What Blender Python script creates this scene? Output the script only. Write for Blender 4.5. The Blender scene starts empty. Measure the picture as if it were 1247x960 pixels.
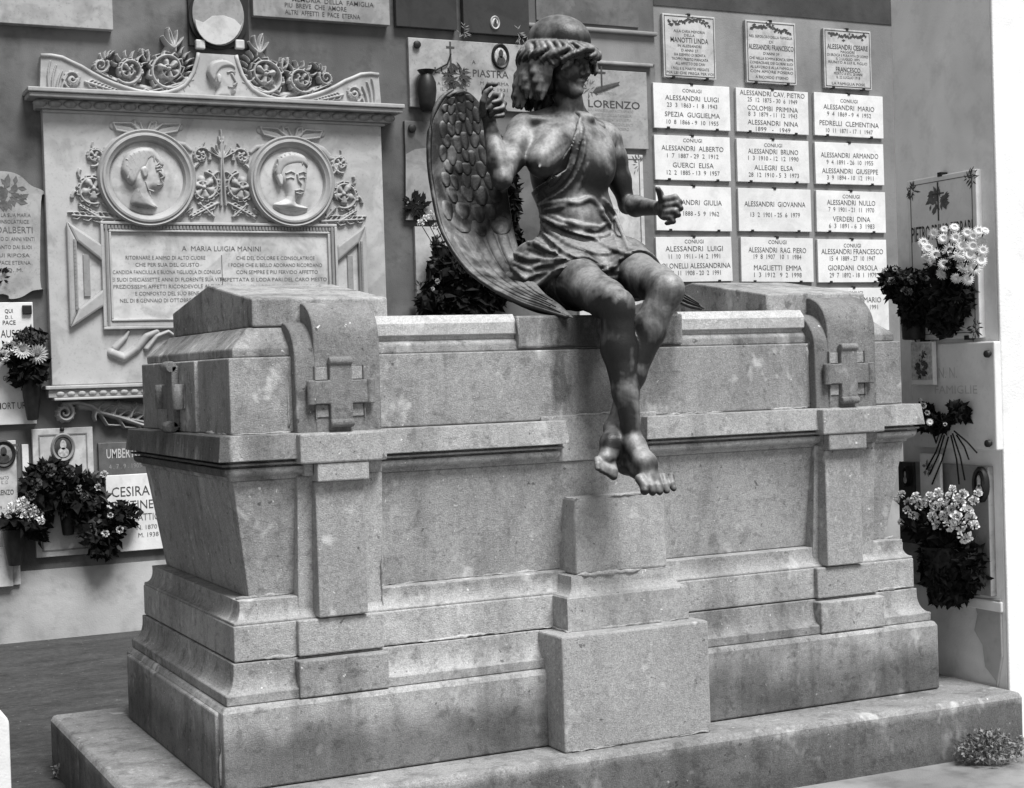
import bpy, bmesh, math, random
import numpy as np
from mathutils import Vector, Matrix
R=math.radians
random.seed(7); rng=np.random.default_rng(11)
scene=bpy.context.scene
COL=scene.collection
# ---------------------------------------------------------------- camera
PW,PH=1247.0,960.0
F_PX,YAW,PITCH,ROLL=1934.44,0.452433,-0.0151412,-0.0313093
CAM=np.array([0.0,-5.0,1.566])
_f=np.array([math.sin(YAW)*math.cos(PITCH),math.cos(YAW)*math.cos(PITCH),math.sin(PITCH)])
_r=np.array([math.cos(YAW),-math.sin(YAW),0.0]); _u=np.cross(_r,_f)
_c,_s=math.cos(ROLL),math.sin(ROLL)
_R=_c*_r+_s*_u; _U=-_s*_r+_c*_u
cd=bpy.data.cameras.new('camera'); cam=bpy.data.objects.new('camera',cd); COL.objects.link(cam)
cam.matrix_world=Matrix(((_R[0],_U[0],-_f[0],CAM[0]),(_R[1],_U[1],-_f[1],CAM[1]),(_R[2],_U[2],-_f[2],CAM[2]),(0,0,0,1)))
cd.sensor_fit='HORIZONTAL'; cd.sensor_width=36.0; cd.lens=36.0*F_PX/PW; cd.clip_start=0.05; cd.clip_end=2000
scene.camera=cam
# ---------------------------------------------------------------- light
SUN_EL,SUN_AZ=R(60),R(13)      # azimuth measured from -Y towards +X
world=bpy.data.worlds.new('World'); scene.world=world; world.use_nodes=True
nt=world.node_tree; nt.nodes.clear()
sky=nt.nodes.new('ShaderNodeTexSky'); sky.sky_type='NISHITA'; sky.sun_disc=False
sky.sun_elevation=SUN_EL; sky.sun_rotation=math.pi-SUN_AZ; sky.air_density=1.0; sky.dust_density=1.0
bw=nt.nodes.new('ShaderNodeRGBToBW')           # the photograph is monochrome
bg=nt.nodes.new('ShaderNodeBackground'); bg.inputs['Strength'].default_value=0.088
wo=nt.nodes.new('ShaderNodeOutputWorld')
nt.links.new(sky.outputs[0],bw.inputs[0]); nt.links.new(bw.outputs[0],bg.inputs['Color']); nt.links.new(bg.outputs[0],wo.inputs['Surface'])
sd=bpy.data.lights.new('sun','SUN'); sd.energy=4.3; sd.angle=R(24); sd.color=(1,1,1)
sun=bpy.data.objects.new('sun',sd); COL.objects.link(sun)
_dir=Vector((math.cos(SUN_EL)*math.sin(SUN_AZ),-math.cos(SUN_EL)*math.cos(SUN_AZ),math.sin(SUN_EL)))
sun.rotation_euler=_dir.to_track_quat('Z','Y').to_euler(); sun.location=(6,-8,12)
vs=scene.view_settings; vs.view_transform='Standard'; vs.look='None'; vs.gamma=1.0; vs.use_curve_mapping=False
vs.exposure=0.46
# ---------------------------------------------------------------- pixel -> place
def ray(u,v): return _f+(u-PW/2)/F_PX*_R-(v-PH/2)/F_PX*_U
def onY(u,v,Y):
    r=ray(u,v); return CAM+r*((Y-CAM[1])/r[1])
def onX(u,v,X):
    r=ray(u,v); return CAM+r*((X-CAM[0])/r[0])
def onZ(u,v,Z):
    r=ray(u,v); return CAM+r*((Z-CAM[2])/r[2])
# ---------------------------------------------------------------- materials
def nd(t,typ,**k):
    n=t.nodes.new(typ)
    for a,b in k.items(): setattr(n,a,b)
    return n
def gray(v): return (v,v,v,1)
MATS={}
def base_mat(name):
    m=bpy.data.materials.new(name); m.use_nodes=True; t=m.node_tree; t.nodes.clear()
    out=nd(t,'ShaderNodeOutputMaterial'); p=nd(t,'ShaderNodeBsdfPrincipled')
    t.links.new(p.outputs[0],out.inputs[0]); MATS[name]=m
    tc=nd(t,'ShaderNodeTexCoord')
    return m,t,p,tc.outputs['Object']
def noise(t,vec,scale,detail=4,rough=.55,sc=None,dist=0):
    if sc:
        mp=nd(t,'ShaderNodeMapping'); mp.inputs['Scale'].default_value=sc; t.links.new(vec,mp.inputs['Vector']); vec=mp.outputs[0]
    n=nd(t,'ShaderNodeTexNoise'); n.inputs['Scale'].default_value=scale; n.inputs['Detail'].default_value=min(detail,3)
    n.inputs['Roughness'].default_value=rough; n.inputs['Distortion'].default_value=dist
    t.links.new(vec,n.inputs['Vector']); return n.outputs['Fac']
def ramp(t,fac,stops):
    r=nd(t,'ShaderNodeValToRGB'); e=r.color_ramp.elements
    while len(e)<len(stops): e.new(.5)
    for k,(p,v) in enumerate(stops): e[k].position=p; e[k].color=gray(v)
    t.links.new(fac,r.inputs[0]); return r.outputs[0]
def mix(t,a,b,fac=1.0,mode='MULTIPLY'):
    m=nd(t,'ShaderNodeMix'); m.data_type='RGBA'; m.blend_type=mode
    for k,v in ((0,fac),(6,a),(7,b)):
        s=m.inputs[k]
        if isinstance(v,(int,float)): s.default_value=v if k==0 else gray(v)
        else: t.links.new(v,s)
    return m.outputs[2]
def bump(t,p,h,strength,dist):
    b=nd(t,'ShaderNodeBump'); b.inputs['Strength'].default_value=strength; b.inputs['Distance'].default_value=dist
    t.links.new(h,b.inputs['Height']); t.links.new(b.outputs[0],p.inputs['Normal']); return b
def sep(t,vec):
    s=nd(t,'ShaderNodeSeparateXYZ'); t.links.new(vec,s.inputs[0]); return s.outputs
def simple(name,v,rough=.7,var=.25,scale=6,metal=0,bmp=0,bscale=60,spec=.5):
    m,t,p,o=base_mat(name)
    c=ramp(t,noise(t,o,scale,5,.6),[(.3,v*(1-var)),(.7,v*(1+var*.6))])
    t.links.new(c,p.inputs['Base Color']); p.inputs['Roughness'].default_value=rough; p.inputs['Metallic'].default_value=metal
    p.inputs['Specular IOR Level'].default_value=spec
    if bmp: bump(t,p,noise(t,o,bscale,4),bmp,.004)
    return m
def stone_mat(name,v,stain=.55,rough=.92,grain=.22,dirt_shade=False,lime=True,stops=None,drips=()):
    m,t,p,o=base_mat(name)
    g=ramp(t,noise(t,o,210,3,.75),[(.30,1-grain*1.9),(.70,1+grain*.6)])
    g2=ramp(t,noise(t,o,70,3,.75),[(.33,1-grain*1.0),(.6,1.0)])
    bl=ramp(t,noise(t,o,1.7,6,.6,dist=.6),[(.36,1-stain*.55),(.60,1.0)])
    st=ramp(t,noise(t,o,6.0,3,.7,sc=(1,1,.16)),[(.33,1-stain*.6),(.52,1.0)])
    pt=ramp(t,noise(t,o,16,3,.75,dist=.4),[(.34,1-stain*.6),(.47,1.0)])
    ob=nd(t,'ShaderNodeObjectInfo'); rv=ramp(t,ob.outputs['Random'],[(0,.86),(1,1.06)])
    c=mix(t,v,g); c=mix(t,c,g2); c=mix(t,c,bl); c=mix(t,c,st); c=mix(t,c,pt); c=mix(t,c,rv)
    if lime:   # pale lime bloom and run-off
        lm=ramp(t,noise(t,o,6.5,3,.8,sc=(1,1,.8),dist=.15),[(.60,0),(.70,.5)]); c=mix(t,c,min(.70,v*1.6),lm,'MIX')
        sp=ramp(t,noise(t,o,48,2,.5),[(.73,0),(.755,.85)]); c=mix(t,c,.66,sp,'MIX')
        dk=ramp(t,noise(t,o,36,2,.6),[(.26,.45),(.31,1.0)]); c=mix(t,c,dk)
    if dirt_shade:  # darker towards the bottom: dirt on the base, shade on the step front
        z=sep(t,o)[2]
        nz=noise(t,o,5,5,.6)
        a=nd(t,'ShaderNodeMath',operation='MULTIPLY_ADD'); t.links.new(nz,a.inputs[0]); a.inputs[1].default_value=-.30 if stops is None else -.08; t.links.new(z,a.inputs[2])
        d=ramp(t,a.outputs[0],stops or [(.105,.50),(.155,.42),(.215,.55),(.30,1.0)]); c=mix(t,c,d)
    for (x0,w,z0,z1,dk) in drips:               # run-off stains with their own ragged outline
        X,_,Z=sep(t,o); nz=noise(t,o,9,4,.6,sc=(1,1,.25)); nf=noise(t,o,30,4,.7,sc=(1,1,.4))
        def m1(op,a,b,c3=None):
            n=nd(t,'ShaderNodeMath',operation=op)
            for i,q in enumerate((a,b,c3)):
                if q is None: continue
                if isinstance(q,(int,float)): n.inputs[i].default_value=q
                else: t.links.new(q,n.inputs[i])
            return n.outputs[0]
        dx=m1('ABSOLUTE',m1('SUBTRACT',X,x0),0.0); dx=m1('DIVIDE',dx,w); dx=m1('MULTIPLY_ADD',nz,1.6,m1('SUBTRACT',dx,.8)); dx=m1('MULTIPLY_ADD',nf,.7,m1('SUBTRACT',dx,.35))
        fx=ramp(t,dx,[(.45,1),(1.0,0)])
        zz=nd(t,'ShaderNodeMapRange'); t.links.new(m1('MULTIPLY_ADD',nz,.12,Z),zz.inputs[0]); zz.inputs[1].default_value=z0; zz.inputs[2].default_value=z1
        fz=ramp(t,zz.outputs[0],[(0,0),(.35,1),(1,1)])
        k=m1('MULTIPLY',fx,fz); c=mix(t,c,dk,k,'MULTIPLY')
    t.links.new(c,p.inputs['Base Color']); p.inputs['Roughness'].default_value=rough; p.inputs['Specular IOR Level'].default_value=.25
    h=mix(t,noise(t,o,260,3,.7),noise(t,o,38,5,.65),.45,'MIX'); bump(t,p,h,.9,.008)
    return m
stone_mat('stone_tomb',.52,stain=.48); stone_mat('stone_tomb_low',.46,stain=.6,dirt_shade=True)
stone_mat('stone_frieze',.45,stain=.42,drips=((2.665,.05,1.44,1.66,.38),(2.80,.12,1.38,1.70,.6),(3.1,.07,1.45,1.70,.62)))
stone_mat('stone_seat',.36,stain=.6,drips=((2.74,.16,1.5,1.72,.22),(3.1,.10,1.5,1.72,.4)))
stone_mat('stone_corner',.47,stain=.5,drips=((1.40,.035,1.2,1.40,.3),(1.52,.06,1.2,1.36,.6)))
stone_mat('stone_lid',.50,stain=.7); stone_mat('stone_ledge',.66,stain=.25); stone_mat('stone_step',.42,stain=.55,dirt_shade=True,stops=[(.0,.38),(.06,.52),(.14,.55),(.165,1.0)])  # step front coloured darker than its top, for lime and light together
stone_mat('stone_pale',.45,stain=.28); stone_mat('stone_scroll',.29,stain=.5); stone_mat('mortar',.58,stain=.6,lime=False)
def marble_mat(name,v,vein=.12,rough=.5,dirt=.2,fl=5):
    m,t,p,o=base_mat(name)
    a=ramp(t,noise(t,o,3.2,7,.62,dist=1.2),[(.42,1-vein),(.5,1.0)])
    b=ramp(t,noise(t,o,fl,6,.7),[(.28,1-dirt),(.55,1.0)])
    f=ramp(t,noise(t,o,60,4,.7),[(.28,1-dirt*.7),(.45,1.0)])
    ob=nd(t,'ShaderNodeObjectInfo'); rv=ramp(t,ob.outputs['Random'],[(0,.88),(1,1.0)])
    c=mix(t,mix(t,mix(t,mix(t,v,a),b),f),rv); t.links.new(c,p.inputs['Base Color']); p.inputs['Roughness'].default_value=rough
    bump(t,p,noise(t,o,90,3),.15,.003); return m
marble_mat('marble_white',.76,.08,.5,.16); marble_mat('marble_cream',.54,.2,.55,.34); marble_mat('marble_aged',.38,.2,.6,.42)
marble_mat('marble_tablet',.46,.18,.55,.3,3); marble_mat('marble_grey',.13,.3,.6,.4); marble_mat('granite_dark',.035,.2,.25,.3)
marble_mat('marble_ornament',.38,.1,.6,.25); marble_mat('marble_mid',.28,.25,.6,.35)
simple('ink',.05,.8,.3,40); simple('ink_plate',.09,.8,.3,40); simple('ink_grey',.11,.85,.35,30); simple('ink_faint',.27,.8,.25,25); simple('letter_pale',.5,.6,.2,30)
simple('black_metal',.018,.5,.4,30,.4); simple('dark_void',.02,.9,.3,10); simple('photo_dark',.05,.25,.5,40); simple('photo_light',.45,.3,.5,60)
simple('photo_mid',.2,.3,.4,50); simple('petal_white',.72,.8,.12,50); simple('petal_pale',.5,.8,.2,50); simple('petal_dark',.06,.8,.4,40)
simple('leaf_dark',.012,.9,.5,30,spec=.12); simple('leaf_mid',.07,.9,.45,30,spec=.12); simple('leaf_weed',.20,.8,.45,60); simple('flower_eye',.12,.8,.3,60)
def plaster(name,v,stain,scale,rough=.9,bm=.35):
    m,t,p,o=base_mat(name)
    a=ramp(t,noise(t,o,scale,7,.62,dist=.5),[(.32,1-stain),(.66,1.0+stain*.35)])
    b=ramp(t,noise(t,o,scale*5,6,.7),[(.28,1-stain*.7),(.5,1.0)])
    s=ramp(t,noise(t,o,3,5,.6,sc=(1,1,.2)),[(.3,1-stain*.6),(.55,1.0)])
    c=mix(t,mix(t,mix(t,v,a),b),s); t.links.new(c,p.inputs['Base Color']); p.inputs['Roughness'].default_value=rough
    p.inputs['Specular IOR Level'].default_value=.2
    bump(t,p,mix(t,noise(t,o,14,6,.65),noise(t,o,120,4,.6),.4,'MIX'),bm,.01); return m
plaster('plaster_dark',.16,.5,1.1); plaster('plaster_right',.25,.25,.9); plaster('plaster_dado',.42,.35,1.5); plaster('plaster_band',.07,.3,2)
plaster('plaster_pilaster',.84,.2,1.8); plaster('plaster_white',.80,.12,2.2); plaster('plaster_patch',.46,.2,3)
plaster('ground_grey',.27,.4,1.2,bm=.6)
def floor_mat():
    m,t,p,o=base_mat('floor_dark')
    a=ramp(t,noise(t,o,5,3,.7,sc=(.7,1.3,1)),[(.3,.55),(.7,1.1)]); b=ramp(t,noise(t,o,30,3,.8,sc=(.75,1.25,1)),[(.3,.55),(.7,1.15)]); f=ramp(t,noise(t,o,160,3,.7),[(.3,.7),(.7,1.1)])
    c=mix(t,mix(t,mix(t,.085,a),b),f); sp=ramp(t,noise(t,o,38,2,.5),[(.72,0),(.75,.6)]); c=mix(t,c,.3,sp,'MIX')
    t.links.new(c,p.inputs['Base Color']); p.inputs['Roughness'].default_value=.85; p.inputs['Specular IOR Level'].default_value=.2
    bump(t,p,mix(t,noise(t,o,30,3,.8,sc=(.75,1.25,1)),noise(t,o,150,3,.7),.5,'MIX'),.8,.01)
floor_mat()
def bronze(name='bronze',lift=0.0):
    m,t,p,o=base_mat(name)
    big=noise(t,o,5.5,6,.62,dist=.6); st=noise(t,o,16,5,.6,sc=(1,1,.16)); fine=noise(t,o,70,4,.6)
    geo=nd(t,'ShaderNodeNewGeometry'); up=sep(t,geo.outputs['Normal'])[2]
    w=nd(t,'ShaderNodeMath',operation='MULTIPLY_ADD'); t.links.new(up,w.inputs[0]); w.inputs[1].default_value=.32
    t.links.new(big,w.inputs[2])
    w2=nd(t,'ShaderNodeMath',operation='MULTIPLY_ADD'); t.links.new(st,w2.inputs[0]); w2.inputs[1].default_value=.45; t.links.new(w.outputs[0],w2.inputs[2])
    k=ramp(t,w2.outputs[0],[(.70+lift,0),(.90+lift,.36),(1.0,.5)] if lift>.1 else [(.68+lift,0),(.88+lift,.42),(min(1.0,1.16+lift),.8)])     # rain-washed pale patina lies on what faces the rain
    c=mix(t,.011,.34,k,'MIX'); c=mix(t,c,ramp(t,fine,[(.3,.65),(.6,1.0)]))
    t.links.new(c,p.inputs['Base Color'])
    p.inputs['Metallic'].default_value=.15; p.inputs['Specular IOR Level'].default_value=.4
    rr=ramp(t,big,[(.3,.42),(.7,.62)]); t.links.new(rr,p.inputs['Roughness'])
    bump(t,p,mix(t,noise(t,o,45,5,.6),noise(t,o,160,3,.6),.5,'MIX'),.35,.005)
bronze(); bronze('bronze_wing',.101); bronze('bronze_crown',-.08)
# ---------------------------------------------------------------- mesh helpers
def tag(o,label=None,cat=None,group=None,kind=None):
    if label: o['label']=label
    if cat: o['category']=cat
    if group: o['group']=group
    if kind: o['kind']=kind
    return o
def empty(name,loc=(0,0,0)):
    o=bpy.data.objects.new(name,None); o.empty_display_size=.1; o.location=loc; COL.objects.link(o); return o
class MB:
    def __init__(s): s.v=[]; s.f=[]; s.m=[]; s.mi=0; s.loc=None
    def add(s,vs,fs):
        b=len(s.v); s.v.extend([tuple(map(float,q)) for q in vs]); s.f.extend([tuple(i+b for i in q) for q in fs]); s.m.extend([s.mi]*len(fs)); return s
    def box(s,x0,x1,y0,y1,z0,z1):
        return s.add([(x0,y0,z0),(x1,y0,z0),(x1,y1,z0),(x0,y1,z0),(x0,y0,z1),(x1,y0,z1),(x1,y1,z1),(x0,y1,z1)],
            [(0,3,2,1),(4,5,6,7),(0,1,5,4),(1,2,6,5),(2,3,7,6),(3,0,4,7)])
    def rings(s,rs,cap0=True,cap1=True,closed=True):
        n=len(rs[0]); vs=[q for r in rs for q in r]; fs=[]
        for k in range(len(rs)-1):
            for i in range(n if closed else n-1):
                j=(i+1)%n; fs.append((k*n+i,k*n+j,(k+1)*n+j,(k+1)*n+i))
        if cap0: fs.append(tuple(range(n-1,-1,-1)))
        if cap1: fs.append(tuple((len(rs)-1)*n+i for i in range(n)))
        return s.add(vs,fs)
    def prism(s,poly,d):                      # poly: list of 3D points (planar), d: extrusion vector
        p=[np.array(q,float) for q in poly]; d=np.array(d,float)
        return s.rings([p,[q+d for q in p]])
    def tube(s,pts,rad,n=8,cap=True):
        pts=[np.array(q,float) for q in pts]; rs=[]
        up=np.array([.3,.2,.93])
        for i,q in enumerate(pts):
            d=pts[min(i+1,len(pts)-1)]-pts[max(i-1,0)]; d/=np.linalg.norm(d)+1e-9
            a=np.cross(d,up); a/=np.linalg.norm(a)+1e-9; b=np.cross(d,a); r=rad[i] if hasattr(rad,'__len__') else rad
            rs.append([q+r*(math.cos(t)*a+math.sin(t)*b) for t in np.linspace(0,2*math.pi,n,endpoint=False)])
        return s.rings(rs,cap,cap)
    def lathe(s,c,prof,n=16,axis=(0,0,1),up=None,sx=1,sy=1):
        ax=np.array(axis,float); ax/=np.linalg.norm(ax); a=np.cross(ax,(0.3,.9,.2) if up is None else up); a/=np.linalg.norm(a); b=np.cross(ax,a)
        c=np.array(c,float)
        rs=[[c+ax*h+r*(sx*math.cos(t)*a+sy*math.sin(t)*b) for t in np.linspace(0,2*math.pi,n,endpoint=False)] for r,h in prof]
        return s.rings(rs)
    def ell(s,c,r,M=None,n=10,k=6):
        c=np.array(c,float); M=np.eye(3) if M is None else M; rs=[]
        for i in range(1,k):
            a=math.pi*i/k
            rs.append([c+M@np.array([r[0]*math.sin(a)*math.cos(t),r[1]*math.sin(a)*math.sin(t),r[2]*math.cos(a)]) for t in np.linspace(0,2*math.pi,n,endpoint=False)])
        return s.rings(rs)
    def mesh(s,name):
        me=bpy.data.meshes.new(name)
        vs=np.array(s.v,float)
        if s.loc is not None: vs=vs-np.array(s.loc)
        me.from_pydata(vs.tolist(),[],s.f); me.update()
        if any(s.m): me.polygons.foreach_set('material_index',s.m)
        return me
    def build(s,name,mat,parent=None,bevel=0,smooth=False,seg=2,auto=None,loc=None):
        if loc is not None: s.loc=loc
        me=s.mesh(name); o=bpy.data.objects.new(name,me); COL.objects.link(o)
        if loc is not None: o.location=loc
        for q in (mat if isinstance(mat,(list,tuple)) else [mat]): me.materials.append(MATS[q])
        bm=bmesh.new(); bm.from_mesh(me); bmesh.ops.recalc_face_normals(bm,faces=bm.faces); bm.to_mesh(me); bm.free()
        if smooth: me.polygons.foreach_set('use_smooth',[True]*len(me.polygons))
        if auto is not None:
            me.polygons.foreach_set('use_smooth',[True]*len(me.polygons)); me.set_sharp_from_angle(angle=R(auto))
        if bevel:
            b=o.modifiers.new('bevel','BEVEL'); b.width=bevel; b.segments=seg; b.limit_method='ANGLE'; b.angle_limit=R(35)
        if parent is not None:
            o.parent=parent; o.matrix_parent_inverse=Matrix.Translation(-Vector(parent_loc(parent)))
        return o
def parent_loc(p):
    l=Vector(p.location)
    return l if p.parent is None else l
def adopt(o,parent):
    o.parent=parent; o.matrix_parent_inverse=Matrix.Translation(-parent.location); return o
def link_copy(me,name,mtx,parent):
    o=bpy.data.objects.new(name,me); COL.objects.link(o); o.matrix_world=mtx
    if parent is not None:
        o.parent=parent; o.matrix_parent_inverse=Matrix.Translation(-parent.location)
    return o
def np_mesh(name,v,f,mat,parent=None,smooth=True):
    me=bpy.data.meshes.new(name); v=np.ascontiguousarray(v,np.float32); f=np.ascontiguousarray(f,np.int32)
    k=f.shape[1]; me.vertices.add(len(v)); me.vertices.foreach_set('co',v.ravel())
    me.loops.add(f.size); me.loops.foreach_set('vertex_index',f.ravel())
    me.polygons.add(len(f)); me.polygons.foreach_set('loop_start',np.arange(0,f.size,k,dtype=np.int32)); me.polygons.foreach_set('loop_total',np.full(len(f),k,np.int32))
    me.update(calc_edges=True); me.validate()
    if smooth: me.polygons.foreach_set('use_smooth',np.ones(len(f),bool))
    me.materials.append(MATS[mat]); o=bpy.data.objects.new(name,me); COL.objects.link(o)
    if parent is not None: adopt(o,parent)
    return o
# ================================================================ the setting
def struct(o,label): return tag(o,label,None,None,'structure')
g=MB(); S=400
g.add([(-S,-S,0),(S,-S,0),(S,S,0),(-S,S,0)],[(0,1,2,3)])
struct(g.build('ground','ground_grey'),'pale grey gravelly ground')
g=MB(); g.add([(-12,.3,.004),(4.9,.3,.004),(12,.3,.004),(12,5,.004),(-12,5,.004)],[(0,1,2,3,4)])
struct(g.build('floor','floor_dark'),'dark worn floor between the tomb and the back wall')
# back wall with its painted bays
YW=5.0
wall=empty('back_wall',(3,YW,0)); tag(wall,'plastered cemetery wall covered with memorial plaques, behind the tomb','wall')
XB=onY(797,60,YW)[0]
zd=onY(100,690,YW)[2]
MB().box(-12,XB,YW,YW+.4,zd,5.0).build('upper_plaster','plaster_dark',wall)
MB().box(XB,14,YW+.003,YW+.4,zd,onY(900,15,YW)[2]).build('side_bay_plaster','plaster_right',wall)
MB().box(XB,14,YW-.004,YW+.4,onY(900,15,YW)[2],5.0).build('dark_band','plaster_band',wall)  # darker strip along the top of the side bay
MB().box(-12,14,YW-.006,YW+.4,-.05,zd).build('dado','plaster_dado',wall)
# pilaster at the right with its bright front
pil=empty('pilaster',(4.9,.15,0)); tag(pil,'plastered pilaster beside the tomb, bright white on its front','pilaster')
XP=4.53
MB().box(XP,5.6,-.14,.46,.0,5.0).build('shaft','plaster_pilaster',pil,bevel=.006)
MB().box(XP-.002,5.6,-.155,-.1405,.02,5.0).build('white_front','plaster_white',pil,bevel=.006)
# plaster base of the pilaster: lumpy patch left where the render came off
q=MB(); pts=[onX(u,v,XP-.010) for u,v in ((1184,728),(1218,730),(1220,800),(1214,838),(1212,829),(1199,812),(1196,786),(1186,768),(1190,748))]
q.prism(pts,(.012,0,0)).build('render_patch','plaster_patch',pil,bevel=.004)
MB().box(XP-.012,XP+.3,-.13,.30,onX(1190,735,XP)[2]-.02,onX(1190,728,XP)[2]).build('ledge','plaster_pilaster',pil,bevel=.006)
# ================================================================ the tomb
ZS=.228                    # top of the step
step=MB()
top=[(1.085,1.60,0),(1.085,-.145,0),(2.5,-.19,0),(4.522,-.232,0),(4.522,1.60,0)]
step.rings([[(x,y,-.05) for x,y,_ in top],[(x,y,ZS-.02) for x,y,_ in top],[(x+(.012 if x<2 else -.004),y+(.014 if y<1 else 0),ZS) for x,y,_ in top]])
step=step.build('stone_step','stone_step',None,bevel=.01)
tag(step,'long low stone step on the ground under the tomb, edges worn','step')
X0,X1,YB=1.361,4.304,1.416
XC=(X0+X1)/2
tomb=empty('sarcophagus_tomb',(XC,.7,ZS)); tag(tomb,'grey stone sarcophagus tomb with moulded base, straps with crosses and gabled lid ends','tomb')
def rect(i,z,a=X0,b=X1,c=0.0,d=YB): return [(a+i,c+i,z),(b-i,c+i,z),(b-i,d-i,z),(a+i,d-i,z)]
def course(name,prof,mat,bevel=.004):
    m=MB(); m.rings([rect(i,z) for i,z in prof]); return m.build(name,mat,tomb,bevel=bevel)
def cove(i0,z0,i1,z1,n=6,convex=False):
    out=[]
    for k in range(n+1):
        t=k/n*math.pi/2
        out.append((i0+(i1-i0)*(math.sin(t) if convex else 1-math.cos(t)) , z0+(z1-z0)*((1-math.cos(t)) if convex else math.sin(t))))
    return out
def cavetto(i0,z0,i1,z1,n=7):   # hollow: wide at the bottom, vertical at the top
    return [(i0+(i1-i0)*math.sin(k/n*math.pi/2), z0+(z1-z0)*(1-math.cos(k/n*math.pi/2))) for k in range(n+1)]
course('core',[(.17,ZS+.01),(.17,1.62)],'dark_void',0)
course('base_course',[(0,ZS+.0035),(0,.486),(.010,.503),(.05,.505)],'stone_tomb_low',.006)
course('base_moulding',[(.02,.5052),(.018,.538)]+cavetto(.022,.540,.056,.612)+[(.056,.634)],'stone_tomb_low',.003)
course('plinth',[(.063,.6378),(.063,.756)],'stone_tomb',.005)
course('plinth_moulding',[(.066,.7565),(.066,.764)]+cavetto(.068,.765,.094,.812)+[(.093,.832),(.16,.834)],'stone_tomb',.003)
course('chest',[(.140,.8345),(.082,1.228)],'stone_tomb',.004)
CP=[(.074,1.2285),(.070,1.24)]+cove(.068,1.242,.045,1.262,5,True)+[(.045,1.271),(.070,1.2715),(.070,1.279),(.036,1.2795),(.036,1.287),(.062,1.2875),(.062,1.295),(.020,1.2955),(.030,1.379),(.082,1.3795)]
for xa_,xb_ in ((X0,2.685),(2.965,X1)):          # the cornice stops with a return on either side of the plain middle
    m=MB(); m.rings([rect(i,z,xa_,xb_) for i,z in CP]); m.build('cornice','stone_corner',tomb,bevel=.003)
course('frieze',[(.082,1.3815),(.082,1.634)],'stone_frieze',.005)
course('lid',[(.100,1.6345),(.100,1.664),(.175,1.735),(.5,1.737)],'stone_lid',.005)
def slab(name,x0,x1,mat='stone_ledge'):
    m=MB(); m.rings([rect(0,z,x0,x1,c,YB-c) for c,z in ((.118,1.664),(.116,1.690),(.100,1.697),(.098,1.737),(.124,1.766),(.2,1.767))])
    return m.build(name,mat,tomb,bevel=.003)
slab('lid_ledge',1.963,2.503); slab('lid_ledge',3.194,3.762)
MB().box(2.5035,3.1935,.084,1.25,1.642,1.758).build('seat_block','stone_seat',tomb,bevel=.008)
for a,b in ((1.553,2.041),(3.633,4.115)):
    m=MB(); m.prism([(a,.169,1.7375),(a,.169,1.832),(a,.708,1.910),(a,1.246,1.832),(a,1.246,1.7375)],(b-a,0,0))
    m.build('gable_block','stone_lid',tomb,bevel=.006)
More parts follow.
